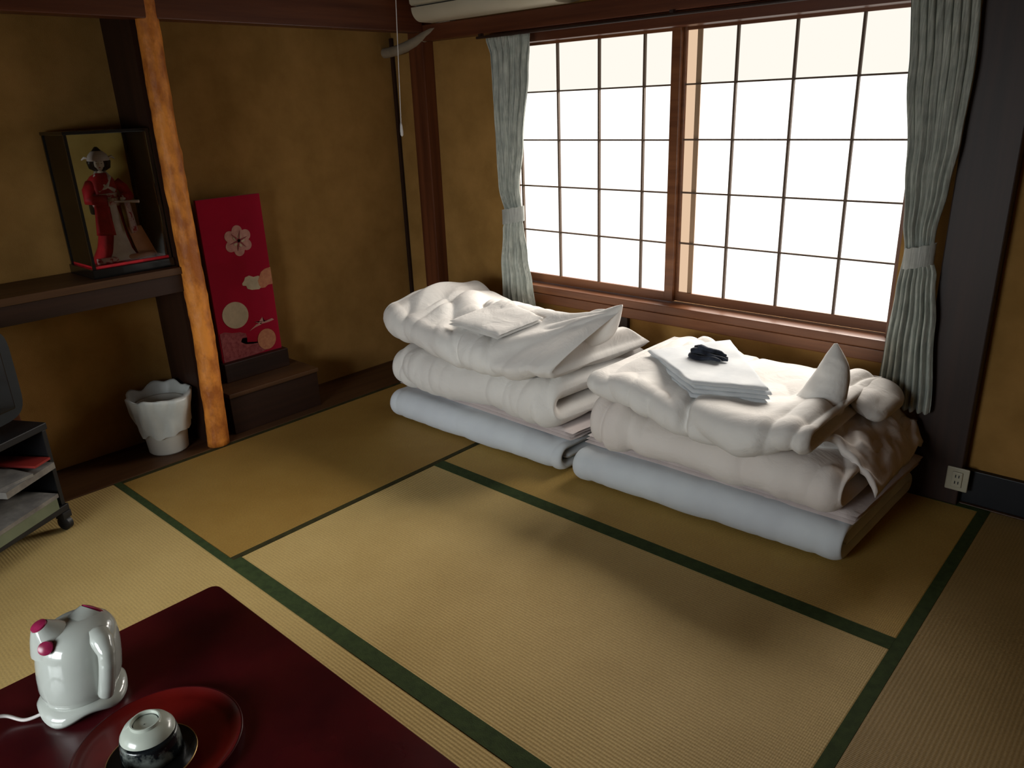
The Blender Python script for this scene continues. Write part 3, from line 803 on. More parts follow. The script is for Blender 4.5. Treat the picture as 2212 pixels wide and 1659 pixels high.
# ------------------------------------------------------------------ bedding
def quilt(name, parent, m, X0, X1, Yf, Yb, z0, h, t, kind='U', warp=None, amp=0.006, nfreq=4.0, seed=0.0, nv=210, nu=200, endr=0.05, wr=0.004, puff=0.0, seam=None):
    """a thick sheet folded over itself; the fold faces -Y (room side); built as one closed surface"""
    r = (h - t) / 2
    path = []      # (y, z) of the centre line
    zb, zt = t / 2, h - t / 2
    yc = Yf + t / 2 + r
    if kind == 'U':
        segs = [('L', (Yb, zb), (yc, zb)), ('A', (yc, zb + r), r, -PI / 2, -3 * PI / 2), ('L', (yc, zt), (Yb - 0.015, zt))]
    else:          # letter fold: inner flap, back bend, bottom, front bend, top
        zm = h / 2
        r2 = (zm - zb) / 2
        segs = [('L', (Yf + t * 1.45, zm), (Yb - r2, zm)), ('A', (Yb - r2, zm - r2), r2, PI / 2, -PI / 2), ('L', (Yb - r2, zb), (yc, zb)),
                ('A', (yc, zb + r), r, -PI / 2, -3 * PI / 2), ('L', (yc, zt), (Yb - 0.01, zt))]
    pts = []
    for s in segs:
        if s[0] == 'L':
            n = 24
            for k in range(n):
                pts.append(Vector((0, lerp(s[1][0], s[2][0], k / n), lerp(s[1][1], s[2][1], k / n))))
        else:
            n = 20
            for k in range(n):
                a = lerp(s[3], s[4], k / n)
                pts.append(Vector((0, s[1][0] + s[2] * math.cos(a), s[1][1] + s[2] * math.sin(a))))
    pts.append(Vector((0, segs[-1][2][0], segs[-1][2][1])))
    # resample
    L = [0.0]
    for a, b in zip(pts, pts[1:]): L.append(L[-1] + (b - a).length)
    tot = L[-1]
    def at(s):
        s = min(max(s, 0), tot)
        for i in range(len(L) - 1):
            if s <= L[i + 1] + 1e-9:
                return pts[i].lerp(pts[i + 1], (s - L[i]) / max(L[i + 1] - L[i], 1e-9))
        return pts[-1]
    us = [tot * 0.5 * (1 - math.cos(PI * i / nu)) * 0.25 + tot * (i / nu) * 0.75 for i in range(nu + 1)]
    cen = [at(u) for u in us]
    nor = []
    for i in range(nu + 1):
        d = (cen[min(i + 1, nu)] - cen[max(i - 1, 0)]).normalized()
        nor.append(Vector((0, d.z, -d.y)))        # outward on the bottom / front / top
    top, bot = [], []
    for j in range(nv + 1):
        q = j / nv
        v = 0.5 * (1 - math.cos(PI * q)) * 0.35 + q * 0.65
        x = lerp(X0, X1, v)
        dx = min(v, 1 - v) * (X1 - X0)
        ev = math.sqrt(max(0, 1 - (1 - min(dx / endr, 1)) ** 2))
        rt, rb_ = [], []
        for i in range(nu + 1):
            du = min(us[i], tot - us[i])
            eu = math.sqrt(max(0, 1 - (1 - min(du / (t * 0.6), 1)) ** 2))
            f = max(ev * eu, 0.02)
            c, n = cen[i], nor[i]
            for sgn, row in ((1, rt), (-1, rb_)):
                p = Vector((x, c.y, c.z)) + n * sgn * t / 2 * f
                # pull the rounded ends towards the middle height a little
                U = us[i]
                nz_ = noise.noise(Vector((x * nfreq + seed, U * nfreq, seed * 1.7))) + 0.45 * noise.noise(Vector((x * nfreq * 2.3 + seed, U * nfreq * 2.1, seed)))
                ja = 0.35 * noise.noise(Vector((x * 3, U * 3, seed + 5)))
                w2 = max(0, 1 - abs(noise.noise(Vector((x * 10 + seed + ja, U * 2.6 + seed, 3.1))) * 3.0))
                w3 = max(0, 1 - abs(noise.noise(Vector((x * 3.6 + U * 3.4 + seed, (U - x) * 1.6 + seed, 7.7 + seed))) * 3.4))
                ends = math.exp(-dx / 0.09)
                dsp = amp * nz_ - wr * (w2 ** 1.5) * (0.45 + 1.6 * ends) - wr * 1.1 * (w3 ** 1.5)
                if seam is not None:
                    dsp -= 0.013 * math.exp(-((x - seam - 0.04 * math.sin(U * 5)) / 0.011) ** 2)
                if sgn < 0:
                    p = p - n * dsp * ev
                p.z = max(p.z, 0.001)
                if warp: p = warp(p)
                p.z += z0
                row.append(p)
        top.append(rt); bot.append(rb_)
    b = MB()
    b.grid(top)
    b.grid([r[::-1] for r in bot])
    # stitch the four borders
    b.grid([[top[j][0], bot[j][0]] for j in range(nv + 1)])
    b.grid([[top[j][-1], bot[j][-1]] for j in range(nv + 1)])
    b.grid([[top[0][i], bot[0][i]] for i in range(nu + 1)])
    b.grid([[top[-1][i], bot[-1][i]] for i in range(nu + 1)])
    o = b.build(name, m, parent, smooth=True)
    if o.parent is None: WM[o.name] = Matrix.Identity(4)
    return o

def slab(name, m, parent, corners, z0, th, nx=50, ny=50, seed=0.0, amp=0.004, layers=1, zf=None, edge=0.012):
    """a flat folded cloth between four corners (x,y), in counter-clockwise order; layered edges"""
    A, B_, C_, D_ = [Vector((c[0], c[1], 0)) for c in corners]
    b = MB()
    for l in range(layers):
        za, zb = z0 + th * l / layers, z0 + th * (l + 1) / layers
        sh_ = 0.004 * ((l * 7) % 3 - 1)
        T, Bt = [], []
        for i in range(nx + 1):
            u = i / nx
            r1, r2 = [], []
            for j in range(ny + 1):
                v = j / ny
                p = A.lerp(B_, u).lerp(D_.lerp(C_, u), v)
                p = p + Vector((sh_, sh_ * 0.7, 0))
                e = min(u, 1 - u, v, 1 - v)
                e = min(1, e / (edge / 0.4))
                ev = math.sqrt(max(0, 1 - (1 - e) ** 2))
                n = noise.noise(Vector((p.x * 9 + seed, p.y * 9, l * 2.3 + seed)))
                n2 = noise.noise(Vector((p.x * 2.5 + seed, p.y * 2.5, seed)))
                p = p + Vector((0.006 * noise.noise(Vector((u * 5 + seed, v * 5, l))), 0.006 * noise.noise(Vector((u * 5, v * 5 + seed, l + 9))), 0))
                zz = zf(p.x, p.y) if zf else 0
                zm = (za + zb) / 2
                hh = (zb - za) / 2
                r1.append(Vector((p.x, p.y, zz + zm + hh * ev + amp * n * ev * (1 if l == layers - 1 else 0.2) + amp * n2)))
                r2.append(Vector((p.x, p.y, zz + zm - hh * ev + amp * n2)))
            T.append(r1); Bt.append(r2)
        b.grid(T); b.grid([r[::-1] for r in Bt])
        b.grid([[T[j][0], Bt[j][0]] for j in range(nx + 1)]); b.grid([[T[j][-1], Bt[j][-1]] for j in range(nx + 1)])
        b.grid([[T[0][i], Bt[0][i]] for i in range(ny + 1)]); b.grid([[T[-1][i], Bt[-1][i]] for i in range(ny + 1)])
    return b.build(name, m, parent, smooth='auto')

def horn(name, m, parent, secs, n=28, sub=8, wrk=0.004, seed=0.0, base_wr=0.0):
    """puffy pointed cloth corner: secs = list of (upper point, lower point, depth radius)"""
    R = []
    K = len(secs)
    for i in range((K - 1) * sub + 1):
        k = min(i // sub, K - 2)
        t = (i - k * sub) / sub
        def cr(f):
            p0, p1, p2, p3 = f(max(k - 1, 0)), f(k), f(k + 1), f(min(k + 2, K - 1))
            return 0.5 * ((2 * p1) + (p2 - p0) * t + (2 * p0 - 5 * p1 + 4 * p2 - p3) * t * t + (3 * p1 - p0 - 3 * p2 + p3) * t ** 3)
        a = cr(lambda q: Vector(secs[q][0])); b_ = cr(lambda q: Vector(secs[q][1]))
        dr_ = cr(lambda q: secs[q][2])
        c = (a + b_) / 2; e1 = (a - b_) / 2
        dep = Vector((0.05, -1, 0.15)).normalized()
        g = i / ((K - 1) * sub)
        ring = []
        for j in range(n):
            th = 2 * PI * j / n
            w_ = noise.noise(Vector((g * 14 + seed, math.cos(th) * 1.2, math.sin(th) * 1.2)))
            rd = 1 + wrk * 30 * w_ * (base_wr * (1 - g) + 0.15) * (1 if i < (K - 1) * sub - 2 else 0.3)
            ring.append(c + e1 * math.cos(th) * (1 + 0.02 * w_) + dep * dr_ * math.sin(th) * rd)
        R.append(ring)
    return MB().rings(R).build(name, m, parent, smooth=True)

# ---- left stack
ml = quilt('folded_mattress', None, M['mattress'], -0.535, 0.455, 1.090, 1.70, 0.002, 0.130, 0.042, 'letter', amp=0.004, seed=1.0, endr=0.035, wr=0.004,
           warp=lambda p: Vector((p.x + 0.05 * (p.y - 1.1) * (1 if p.x > 0 else 0.4), p.y + 0.012 * math.sin(p.x * 3), p.z * (1 - 0.05 * math.sin(p.x * 4)))))
tag(ml, 'folded bluish-white futon mattress on the tatami, bottom of the left stack', 'mattress', 'folded mattresses on the tatami')
bl = slab('folded_blanket', M['sheet'], None, ((-0.575, 1.20), (0.475, 1.165), (0.53, 1.70), (-0.56, 1.70)), 0.128, 0.040, seed=2.0, layers=3, amp=0.003)
tag(bl, 'thin pinkish folded blanket between mattress and quilt in the left stack', 'blanket', 'thin folded blankets')
def warp_ll(p):
    dzr = interp([(-0.5, 1.02), (-0.2, 0.96), (0.15, 0.97), (0.42, 1.10)], p.x)
    bk = (p.y - 1.1)
    x = p.x + 0.20 * bk * max(0, (p.x + 0.1)) * 1.6
    return Vector((x, p.y + 0.010 * math.sin(p.x * 5 + 1), p.z * dzr * (1 + 0.10 * math.sin(bk * 4.5))))
lq = quilt('folded_quilt', None, M['quilt'], -0.485, 0.425, 1.070, 1.72, 0.163, 0.192, 0.092, 'U', warp=warp_ll, amp=0.011, seed=3.3, endr=0.07, wr=0.013)
tag(lq, 'white folded quilt in the middle of the left stack, under the top quilt', 'quilt', 'lower folded quilts')
def warp_lu(p):
    bk = p.y - 1.05
    lift = interp([(-0.5, 0.085), (-0.35, 0.03), (-0.15, 0.0), (0.1, -0.012), (0.42, 0.022)], p.x)
    hump = interp([(-0.5, 0.55), (-0.2, 0.95), (0.05, 1.1), (0.25, 1.0), (0.45, 0.6)], p.x)
    hz = 1 + 0.62 * hump * math.exp(-((bk - 0.30) / 0.17) ** 2) * (p.z / 0.17)
    x = p.x + 0.10 * max(0, p.x) * bk * 2 - 0.03 * math.exp(-((p.z - 0.05) / 0.05) ** 2) * (1 if p.x < -0.4 else 0)
    sag = -0.012 * math.exp(-((p.x - 0.02) / 0.05) ** 2 - ((bk - 0.0) / 0.1) ** 2)
    q = Vector((x, p.y - 0.02 * math.sin((p.x + 0.5) * 3.3), p.z * hz + lift + sag))
    # the upper layer's right end is pulled up into a point
    s = min(max((p.x - 0.13) / 0.315, 0), 1)
    wz = min(max((p.z - 0.055) / 0.05, 0), 1)
    wz = wz * wz * (3 - 2 * wz) * s
    tgt_y = 1.33 + (q.y - 1.33) * (1 - s) ** 0.85 * 0.75
    c = Vector((0.15 + 0.435 * s, tgt_y, 0.108 + 0.17 * s ** 1.15 + (q.z - 0.12) * (1 - s) ** 0.6 * 0.8))
    return q.lerp(c, min(1, wz * 1.6))
uq = quilt('folded_quilt', None, M['quilt'], -0.475, 0.445, 1.045, 1.66, 0.352, 0.150, 0.073, 'U', warp=warp_lu, amp=0.012, seed=8.4, endr=0.07, wr=0.014, seam=-0.02)
tag(uq, 'plump white folded quilt topping the left stack with a raised pointed corner', 'quilt', 'top folded quilts')
horn('raised_corner', M['quilt'], uq, [((0.16, 1.30, 0.500), (0.25, 1.28, 0.370), 0.075), ((0.24, 1.32, 0.520), (0.325, 1.31, 0.392), 0.080), ((0.335, 1.33, 0.545), (0.395, 1.33, 0.445), 0.072),
     ((0.473, 1.33, 0.606), (0.488, 1.33, 0.480), 0.055), ((0.547, 1.33, 0.637), (0.552, 1.33, 0.535), 0.032), ((0.586, 1.33, 0.650), (0.587, 1.33, 0.640), 0.004)], seed=4.0, base_wr=0.5)
tw = slab('folded_towel', M['quilt'], None, ((-0.12, 1.120), (0.185, 1.090), (0.26, 1.27), (-0.02, 1.34)), 0.500, 0.026, seed=5.0, layers=2, amp=0.008, edge=0.05, nx=40, ny=40, zf=lambda x, y: 0.24 * max(0, y - 1.08) - 0.02 * abs(x))
tag(tw, 'small crumpled white cloth lying on top of the left futon stack', 'towel')

# ---- right stack
mr = quilt('folded_mattress', None, M['mattress'], 0.520, 1.500, 1.095, 1.74, 0.002, 0.132, 0.042, 'letter', amp=0.004, seed=11.0, endr=0.035, wr=0.004,
           warp=lambda p: Vector((p.x + 0.03 * (p.y - 1.1), p.y + 0.035 * (p.x - 0.55), p.z * (1 - 0.04 * math.sin(p.x * 4)))))
tag(mr, 'folded bluish-white futon mattress on the tatami, bottom of the right stack', 'mattress', 'folded mattresses on the tatami')
br = slab('folded_blanket', M['sheet'], None, ((0.525, 1.19), (1.515, 1.195), (1.545, 1.74), (0.56, 1.72)), 0.130, 0.040, seed=12.0, layers=3, amp=0.003)
tag(br, 'thin pinkish folded blanket between mattress and quilt in the right stack', 'blanket', 'thin folded blankets')
def warp_rl(p):
    bk = p.y - 1.1
    dzr = interp([(0.6, 1.42), (0.72, 1.25), (0.85, 1.02), (1.05, 0.95), (1.25, 0.98), (1.48, 1.0)], p.x)
    return Vector((p.x + 0.04 * bk, p.y + 0.045 * (p.x - 0.6) + 0.008 * math.sin(p.x * 7), p.z * dzr * (1 + 0.10 * math.sin(bk * 4.5))))
rq = quilt('folded_quilt', None, M['quilt_b'], 0.615, 1.485, 1.070, 1.74, 0.163, 0.155, 0.075, 'U', warp=warp_rl, amp=0.011, seed=13.3, endr=0.07, wr=0.013)
tag(rq, 'white folded quilt in the middle of the right stack, under the top quilt', 'quilt', 'lower folded quilts')
def warp_ru(p):
    bk = p.y - 1.05
    lift = interp([(0.6, 0.055), (0.75, 0.02), (0.95, -0.020), (1.15, -0.012), (1.38, 0.03)], p.x)
    dzr = interp([(0.6, 0.65), (0.75, 1.0), (0.98, 1.05), (1.2, 1.0), (1.38, 0.85)], p.x)
    pinch = -0.016 * math.exp(-((p.x - 1.00 + 0.1 * bk) / 0.018) ** 2) * max(0, 1 - bk / 0.25)
    return Vector((p.x, p.y + 0.02 - 0.045 * math.exp(-((p.x - 1.2) / 0.22) ** 2) * max(0, 1 - bk / 0.4) - pinch, p.z * dzr + lift + pinch * 0.5))
ru = quilt('folded_quilt', None, M['quilt'], 0.600, 1.400, 1.050, 1.68, 0.322, 0.136, 0.066, 'U', warp=warp_ru, amp=0.011, seed=18.4, endr=0.07, wr=0.014, seam=1.00)
tag(ru, 'plump white folded quilt topping the right stack with an upright pointed corner', 'quilt', 'top folded quilts')
horn('raised_corner', M['quilt'], ru, [((1.08, 1.36, 0.31), (1.44, 1.36, 0.31), 0.12), ((1.175, 1.38, 0.376), (1.385, 1.38, 0.377), 0.085), ((1.240, 1.38, 0.439), (1.390, 1.38, 0.439), 0.068), ((1.287, 1.38, 0.525), (1.392, 1.38, 0.516), 0.046),
     ((1.314, 1.38, 0.584), (1.382, 1.38, 0.567), 0.030), ((1.334, 1.38, 0.622), (1.345, 1.38, 0.624), 0.004)], seed=9.0, base_wr=2.0, wrk=0.006)
pw = MB()
R = []
for i in range(25):
    t = i / 24
    s = (1 - abs(2 * t - 1) ** 2.6) ** 0.5
    ring = []
    for k in range(36):
        a = 2 * PI * k / 36
        n = noise.noise(Vector((t * 4, math.cos(a) * 1.3, math.sin(a) * 1.3)))
        x = 1.425 + (0.066 * math.cos(a)) * (s * 0.75 + 0.25) * (1 + 0.08 * n)
        z = 0.402 + 0.040 * math.sin(a) * (s + 0.02) * (1 + 0.2 * n) + 0.02 * math.cos(a) * -1
        ring.append(Vector((x, 1.43 + 0.29 * t, z)))
    R.append(ring)
tag(pw.rings(R).build('pillow', M['quilt'], smooth=True), 'white pillow tucked at the back of the right stack next to the curtain', 'pillow')
# dark rumpled quilt end spilling over the right side
sp = MB()
P = []
for i in range(40):
    u = i / 39
    row = []
    for j in range(40):
        v = j / 39
        x = lerp(1.30, 1.545, v ** 0.8)
        y = lerp(1.24, 1.70, u) + 0.03 * v
        z = 0.375 - 0.15 * v ** 2.4 + 0.030 * noise.noise(Vector((u * 5, v * 4, 2))) + 0.010 * noise.noise(Vector((u * 14, v * 9, 5)))
        row.append(Vector((x, y, z)))
    P.append(row)
T = P; Bt = [[p - Vector((0.004, 0, 0.022)) for p in r] for r in P]
sp.grid(T); sp.grid([r[::-1] for r in Bt])
sp.grid([[T[j][0], Bt[j][0]] for j in range(40)]); sp.grid([[T[j][-1], Bt[j][-1]] for j in range(40)])
sp.grid([[T[0][i], Bt[0][i]] for i in range(40)]); sp.grid([[T[-1][i], Bt[-1][i]] for i in range(40)])
sp.build('quilt_flap', M['quilt_b'], ru, smooth=True)

# yukata robe folded on the right stack, with its sash
yk = slab('folded_robe', M['yukata'], None, ((0.700, 1.335), (0.985, 1.150), (1.215, 1.225), (0.890, 1.600)), 0.432, 0.060, nx=70, ny=70, seed=21.0, layers=4, amp=0.005, edge=0.02, zf=lambda x, y: 0.03 * max(0, y - 1.1))
tag(yk, 'folded white cotton robe lying on the right futon stack', 'robe')
ob = MB()
cx, cy, cz = 0.925, 1.365, 0.508
for k, (ox, oy, oz, ln, an) in enumerate(((0.0, -0.026, 0.0, 0.060, -0.10), (0.004, -0.004, 0.003, 0.068, 0.02), (0.002, 0.018, 0.001, 0.060, 0.10), (-0.002, -0.014, 0.014, 0.056, -0.02), (0.0, 0.006, 0.016, 0.058, 0.08), (0.005, -0.004, 0.026, 0.044, 0.25))):
    pts = []
    for i in range(11):
        t = i / 10 - 0.5
        y_ = oy * (1.25 - 1.1 * max(0, t)) + 0.004 * math.sin(9 * t + k)
        pts.append(Vector((cx + ox + 2 * ln * t * math.cos(an) - y_ * math.sin(an), cy + y_ * math.cos(an) + 2 * ln * t * math.sin(an), cz + oz * (1 - 1.2 * max(0, t)) + 0.003 * math.sin(6 * t + k))))
    ob.tube(pts, [lerp(0.0125, 0.0060, i / 10) * (0.7 if i in (0, 10) else 1) for i in range(11)], 10)
tag(ob.build('rolled_sash', M['navy'], smooth=True), 'dark navy sash tied in a small bundle on the folded robe', 'sash')

# ------------------------------------------------------------------ curtains
def curtain(name, label, left_tab, right_tab, zt, zb, y0, npl, tie_z, tie_x, depth=0.030, seed=0.0):
    o = thing(name, label, 'curtain', ((left_tab[0][1] + right_tab[0][1]) / 2, y0, zb))
    nz, nx = 110, 150
    T, Bk = [], []
    for i in range(nz + 1):
        z = lerp(zb, zt, i / nz)
        xl, xr = interp(left_tab, z), interp(right_tab, z)
        g = math.exp(-((z - tie_z) / 0.05) ** 2)
        head = max(0, (z - (zt - 0.07)) / 0.07)
        r1, r2 = [], []
        for j in range(nx + 1):
            u = j / nx
            uu = u + 0.012 * noise.noise(Vector((u * 9, z * 2.2, seed)))
            ph = uu * npl * 2 * PI
            d = depth * (0.75 + 0.25 * math.sin(u * 17 + seed)) * (1 - 0.45 * g)
            yy = y0 + d * (0.5 * math.sin(ph) + 0.16 * math.sin(2 * ph + z * 3)) + 0.006 * noise.noise(Vector((u * 6, z * 7, seed + 3)))
            yy += -0.018 * head * math.sin(ph) * 0.4
            x = lerp(xl, xr, u) + 0.004 * math.cos(ph)
            zz = z + (0.004 * math.sin(ph) if i == 0 else 0)
            r1.append(Vector((x, yy, zz))); r2.append(Vector((x, yy + 0.003, zz)))
        T.append(r1); Bk.append(r2)
    b = MB().grid(T).grid([r[::-1] for r in Bk])
    b.grid([[T[j][0], Bk[j][0]] for j in range(nz + 1)]); b.grid([[T[j][-1], Bk[j][-1]] for j in range(nz + 1)])
    b.grid([[T[0][i], Bk[0][i]] for i in range(nx + 1)]); b.grid([[T[-1][i], Bk[-1][i]] for i in range(nx + 1)])
    b.build('curtain_cloth', M['curtain'], o, smooth=True)
    R = []
    a0, a1 = tie_x
    for k in range(14):
        z = tie_z - 0.034 + 0.068 * (k / 13)
        R.append([Vector(((a0 + a1) / 2 + (a1 - a0) / 2 * 1.04 * math.cos(a), y0 + 0.032 * math.sin(a), z + 0.012 * math.cos(a) + 0.002 * math.sin(9 * a))) for a in [2 * PI * q / 32 for q in range(32)]])
    MB().rings(R, cap=False).build('tie_band', M['tieband'], o, smooth=True)
    return o
M['tieband'] = cloth('tie_band_cloth', (0.46, 0.47, 0.44), (0.38, 0.39, 0.36), scale=20, bump=0.3, bscale=120, bdist=0.001, stripe=0.6, translucent=0.1)
CL = curtain('curtain', 'grey-green tied-back curtain hanging at the left side of the window',
        [(0.37, -0.405), (0.62, -0.400), (0.80, -0.372), (0.86, -0.352), (1.0, -0.385), (1.2, -0.400), (1.44, -0.403), (1.55, -0.405), (1.63, -0.430)],
        [(0.37, -0.170), (0.55, -0.200), (0.68, -0.224), (0.82, -0.245), (0.875, -0.250), (1.0, -0.262), (1.2, -0.230), (1.47, -0.190), (1.63, -0.170)], 1.628, 0.35, 1.735, 6.5, 0.865, (-0.366, -0.243), seed=1.0)
CR = curtain('curtain', 'grey-green tied-back curtain hanging at the right side of the window',
        [(0.33, 1.368), (0.53, 1.374), (0.73, 1.386), (0.86, 1.398), (0.95, 1.385), (1.13, 1.366), (1.40, 1.338), (1.65, 1.318)],
        [(0.33, 1.552), (0.62, 1.528), (0.78, 1.508), (0.86, 1.484), (0.92, 1.486), (1.06, 1.504), (1.20, 1.517), (1.40, 1.524), (1.65, 1.512)], 1.645, 0.325, 1.735, 8.5, 0.845, (1.404, 1.490), seed=2.0)
rail = MB().tube([(-0.50, 1.748, 1.636), (1.54, 1.748, 1.636)], 0.006, 10)
for x in (-0.48, 0.5, 1.52):
    rail.box((x - 0.008, 1.746, 1.636), (x + 0.008, 1.7655, 1.652))
tag(rail.build('curtain_rail', M['darkX']), 'slim dark curtain rail fixed under the rail above the window', 'curtain rail')

# ------------------------------------------------------------------ air conditioner
ac = thing('air_conditioner', 'aged cream wall air conditioner above the left part of the window', 'air conditioner', (-0.36, 1.73, 1.724))
x0, x1 = -0.80, 0.02
def acprof(pts, name, m, xa, xb):
    R = [[Vector((x, y, z)) for y, z in pts] for x in (xa, xb)]
    MB().rings(R).build(name, m, ac, smooth='auto')
body = [(YB, 1.740), (1.76, 1.724)] + [(1.690 - 0.055 * math.sin(a), 1.780 - 0.056 * math.cos(a)) for a in [PI / 2 * k / 8 for k in range(9)]] + [(1.635, 1.782), (1.645, 1.784), (YB, 1.784)]
acprof(body, 'lower_casing', M['ac'], x0, x1)
acprof([(YB, 1.790), (1.638, 1.790), (1.628, 1.798), (1.622, 1.86), (1.632, 1.99), (1.66, 2.02), (YB, 2.02)], 'front_panel', M['ac'], x0, x1)
acprof([(YB, 1.783), (1.66, 1.783), (1.66, 1.791), (YB, 1.791)], 'outlet_gap', M['black'], x0 + 0.01, x1 - 0.01)
pp = [Vector(q) for q in ((-0.70, 1.795, 1.735), (-0.775, 1.79, 1.708), (-0.86, 1.785, 1.683), (-0.93, 1.775, 1.655), (-1.00, 1.765, 1.637), (-1.08, 1.768, 1.624), (-1.165, 1.78, 1.620), (-1.199, 1.785, 1.620))]
sm = []
for i in range(len(pp) - 1):
    for k in range(5): sm.append(pp[i].lerp(pp[i + 1], k / 5))
sm.append(pp[-1])
tag(MB().tube(sm, 0.024, 16).build('refrigerant_pipe', M['duct'], smooth='auto'), 'beige wrapped pipe curving from the air conditioner into the corner', 'pipe')

# ------------------------------------------------------------------ lamp pull cord
LX, LY = 0.05, 0.828
lp = thing('ceiling_lamp', 'round ceiling lamp with a long white pull cord hanging into the room', 'lamp', (LX, LY, ZC - 0.012))
MB().lathe([(0.001, ZC - 0.22), (0.20, ZC - 0.215), (0.245, ZC - 0.17), (0.23, ZC - 0.11), (0.06, ZC - 0.075), (0.05, ZC - 0.0125)], (LX, LY, 0), 40).build('shade', M['lampshade'], lp, smooth='auto')
MB().tube([(LX, LY, ZC - 0.20), (LX, LY, 1.675), (LX - 0.010, LY - 0.012, 1.305)], 0.0013, 6).build('pull_cord', M['cord'], lp)
MB().lathe([(0.001, 1.262), (0.0042, 1.266), (0.0048, 1.278), (0.0034, 1.298), (0.0015, 1.308)], (LX - 0.010, LY - 0.012, 0), 14).build('pull_knob', M['cord'], lp, smooth=True)

# ------------------------------------------------------------------ wall socket
ou = thing('wall_socket', 'small ivory wall socket by the black baseboard right of the futons', 'socket', (1.652, 1.81, 0.10))
box('plate', (1.622, 1.768, 0.058), (1.690, 1.7745, 0.142), M['outlet'], ou, bev=0.004)
box('socket_face', (1.640, 1.762, 0.072), (1.672, 1.768, 0.128), M['outlet'], ou, bev=0.003)
for z in (0.085, 0.108):
    for x in (1.650, 1.660):
        box('slot', (x, 1.7612, z), (x + 0.003, 1.7621, z + 0.010), M['black'], ou)

# ------------------------------------------------------------------ low table
TZ = 0.33
tx0, tx1, ty0, ty1 = 0.577, 1.90, -1.22, -0.302
tb = thing('low_table', 'low wine-red lacquered table in the near left corner', 'table', ((tx0 + tx1) / 2, (ty0 + ty1) / 2, 0.0))
def rrect(x0, y0, x1, y1, r, z, n=8):
    out = []
    for (cx, cy, a0) in ((x1 - r, y1 - r, 0), (x0 + r, y1 - r, PI / 2), (x0 + r, y0 + r, PI), (x1 - r, y0 + r, 3 * PI / 2)):
        for k in range(n + 1):
            a = a0 + PI / 2 * k / n
            out.append(Vector((cx + r * math.cos(a), cy + r * math.sin(a), z)))
    return out
R = [rrect(tx0 + 0.006, ty0 + 0.006, tx1 - 0.006, ty1 - 0.006, 0.018, TZ - 0.034), rrect(tx0, ty0, tx1, ty1, 0.022, TZ - 0.026), rrect(tx0, ty0, tx1, ty1, 0.022, TZ - 0.005), rrect(tx0 + 0.004, ty0 + 0.004, tx1 - 0.004, ty1 - 0.004, 0.02, TZ)]
MB().rings(R).build('tabletop', M['lacquer'], tb, smooth='auto')
box('apron', (tx0 + 0.05, ty0 + 0.05, TZ - 0.075), (tx1 - 0.05, ty1 - 0.05, TZ - 0.034), M['lacquer'], tb, bev=0.004)
for (x, y) in ((tx0 + 0.06, ty0 + 0.06), (tx1 - 0.11, ty0 + 0.06), (tx0 + 0.06, ty1 - 0.11), (tx1 - 0.11, ty1 - 0.11)):
    box('leg', (x, y, 0.0015), (x + 0.05, y + 0.05, TZ - 0.075), M['lacquer'], tb, bev=0.004)

# ------------------------------------------------------------------ kettle
K = Vector((0.735, -0.652, TZ))
kt = thing('electric_kettle', 'rounded glossy white kettle with pink ear-like knobs standing on the table', 'kettle', K)
# frame: r = towards camera right, f = towards the camera
kr = Vector((0.199, 0.980, 0)); kf = Vector((0.980, -0.199, 0))
def kp(r, f, z): return K + kr * (r * 0.80 + z * 0.10) + kf * f * 0.80 + Vector((0, 0, z * 0.84))
prof = [(0.060, 0.020), (0.072, 0.024), (0.081, 0.040), (0.0870, 0.065), (0.0885, 0.095), (0.0880, 0.125), (0.0860, 0.150), (0.081, 0.170), (0.071, 0.185), (0.055, 0.195), (0.032, 0.200), (0.001, 0.202)]
R = []
for r, z in prof:
    ring = []
    for k in range(48):
        a = 2 * PI * k / 48
        ring.append(kp(r * math.cos(a) * 1.0, r * math.sin(a) * 1.0, z))
    R.append(ring)
MB().rings(R).build('body', M['glaze'], kt, smooth=True)
# scalloped skirt base
R = []
for (r, z, sc) in ((0.066, 0.0005, 1), (0.088, 0.001, 1), (0.093, 0.010, 1), (0.088, 0.026, 0.6), (0.074, 0.034, 0.2), (0.055, 0.034, 0)):
    ring = []
    for k in range(72):
        a = 2 * PI * k / 72
        lob = 0.5 + 0.5 * math.cos(4 * a - 3.0)
        zz = z + (0.016 * (1 - lob) if z < 0.012 else 0.004 * (1 - lob))
        ring.append(kp((r + 0.007 * sc * lob) * math.cos(a), (r + 0.007 * sc * lob) * math.sin(a), zz))
    R.append(ring)
MB().rings(R).build('base', M['glaze'], kt, smooth=True)
# ear nubs with pink ends: left (spout side) and right
def nub(r0, f0, z0, r1, f1, z1, ra, rb_, name='nub'):
    o = MB().tube([kp(r0, f0, z0), kp((r0 * .4 + r1 * .6), (f0 * .4 + f1 * .6), (z0 * .4 + z1 * .6)), kp(r1, f1, z1)], [ra, (ra * .45 + rb_ * .55), rb_], 20).build(name, M['glaze'], kt, smooth='auto')
    d = (kp(r1, f1, z1) - kp(r0, f0, z0)).normalized()
    q = kp(r1, f1, z1)
    MB().tube([q - d * 0.001, q + d * 0.003, q + d * 0.006], [rb_ * 0.93, rb_ * 0.9, rb_ * 0.4], 20).build('pink_cap', M['pink'], o, smooth='auto')
nub(-0.046, 0.0, 0.170, -0.070, 0.004, 0.218, 0.042, 0.015, 'spout')
nub(0.024, -0.018, 0.172, 0.042, -0.030, 0.192, 0.036, 0.024, 'lid_knob')
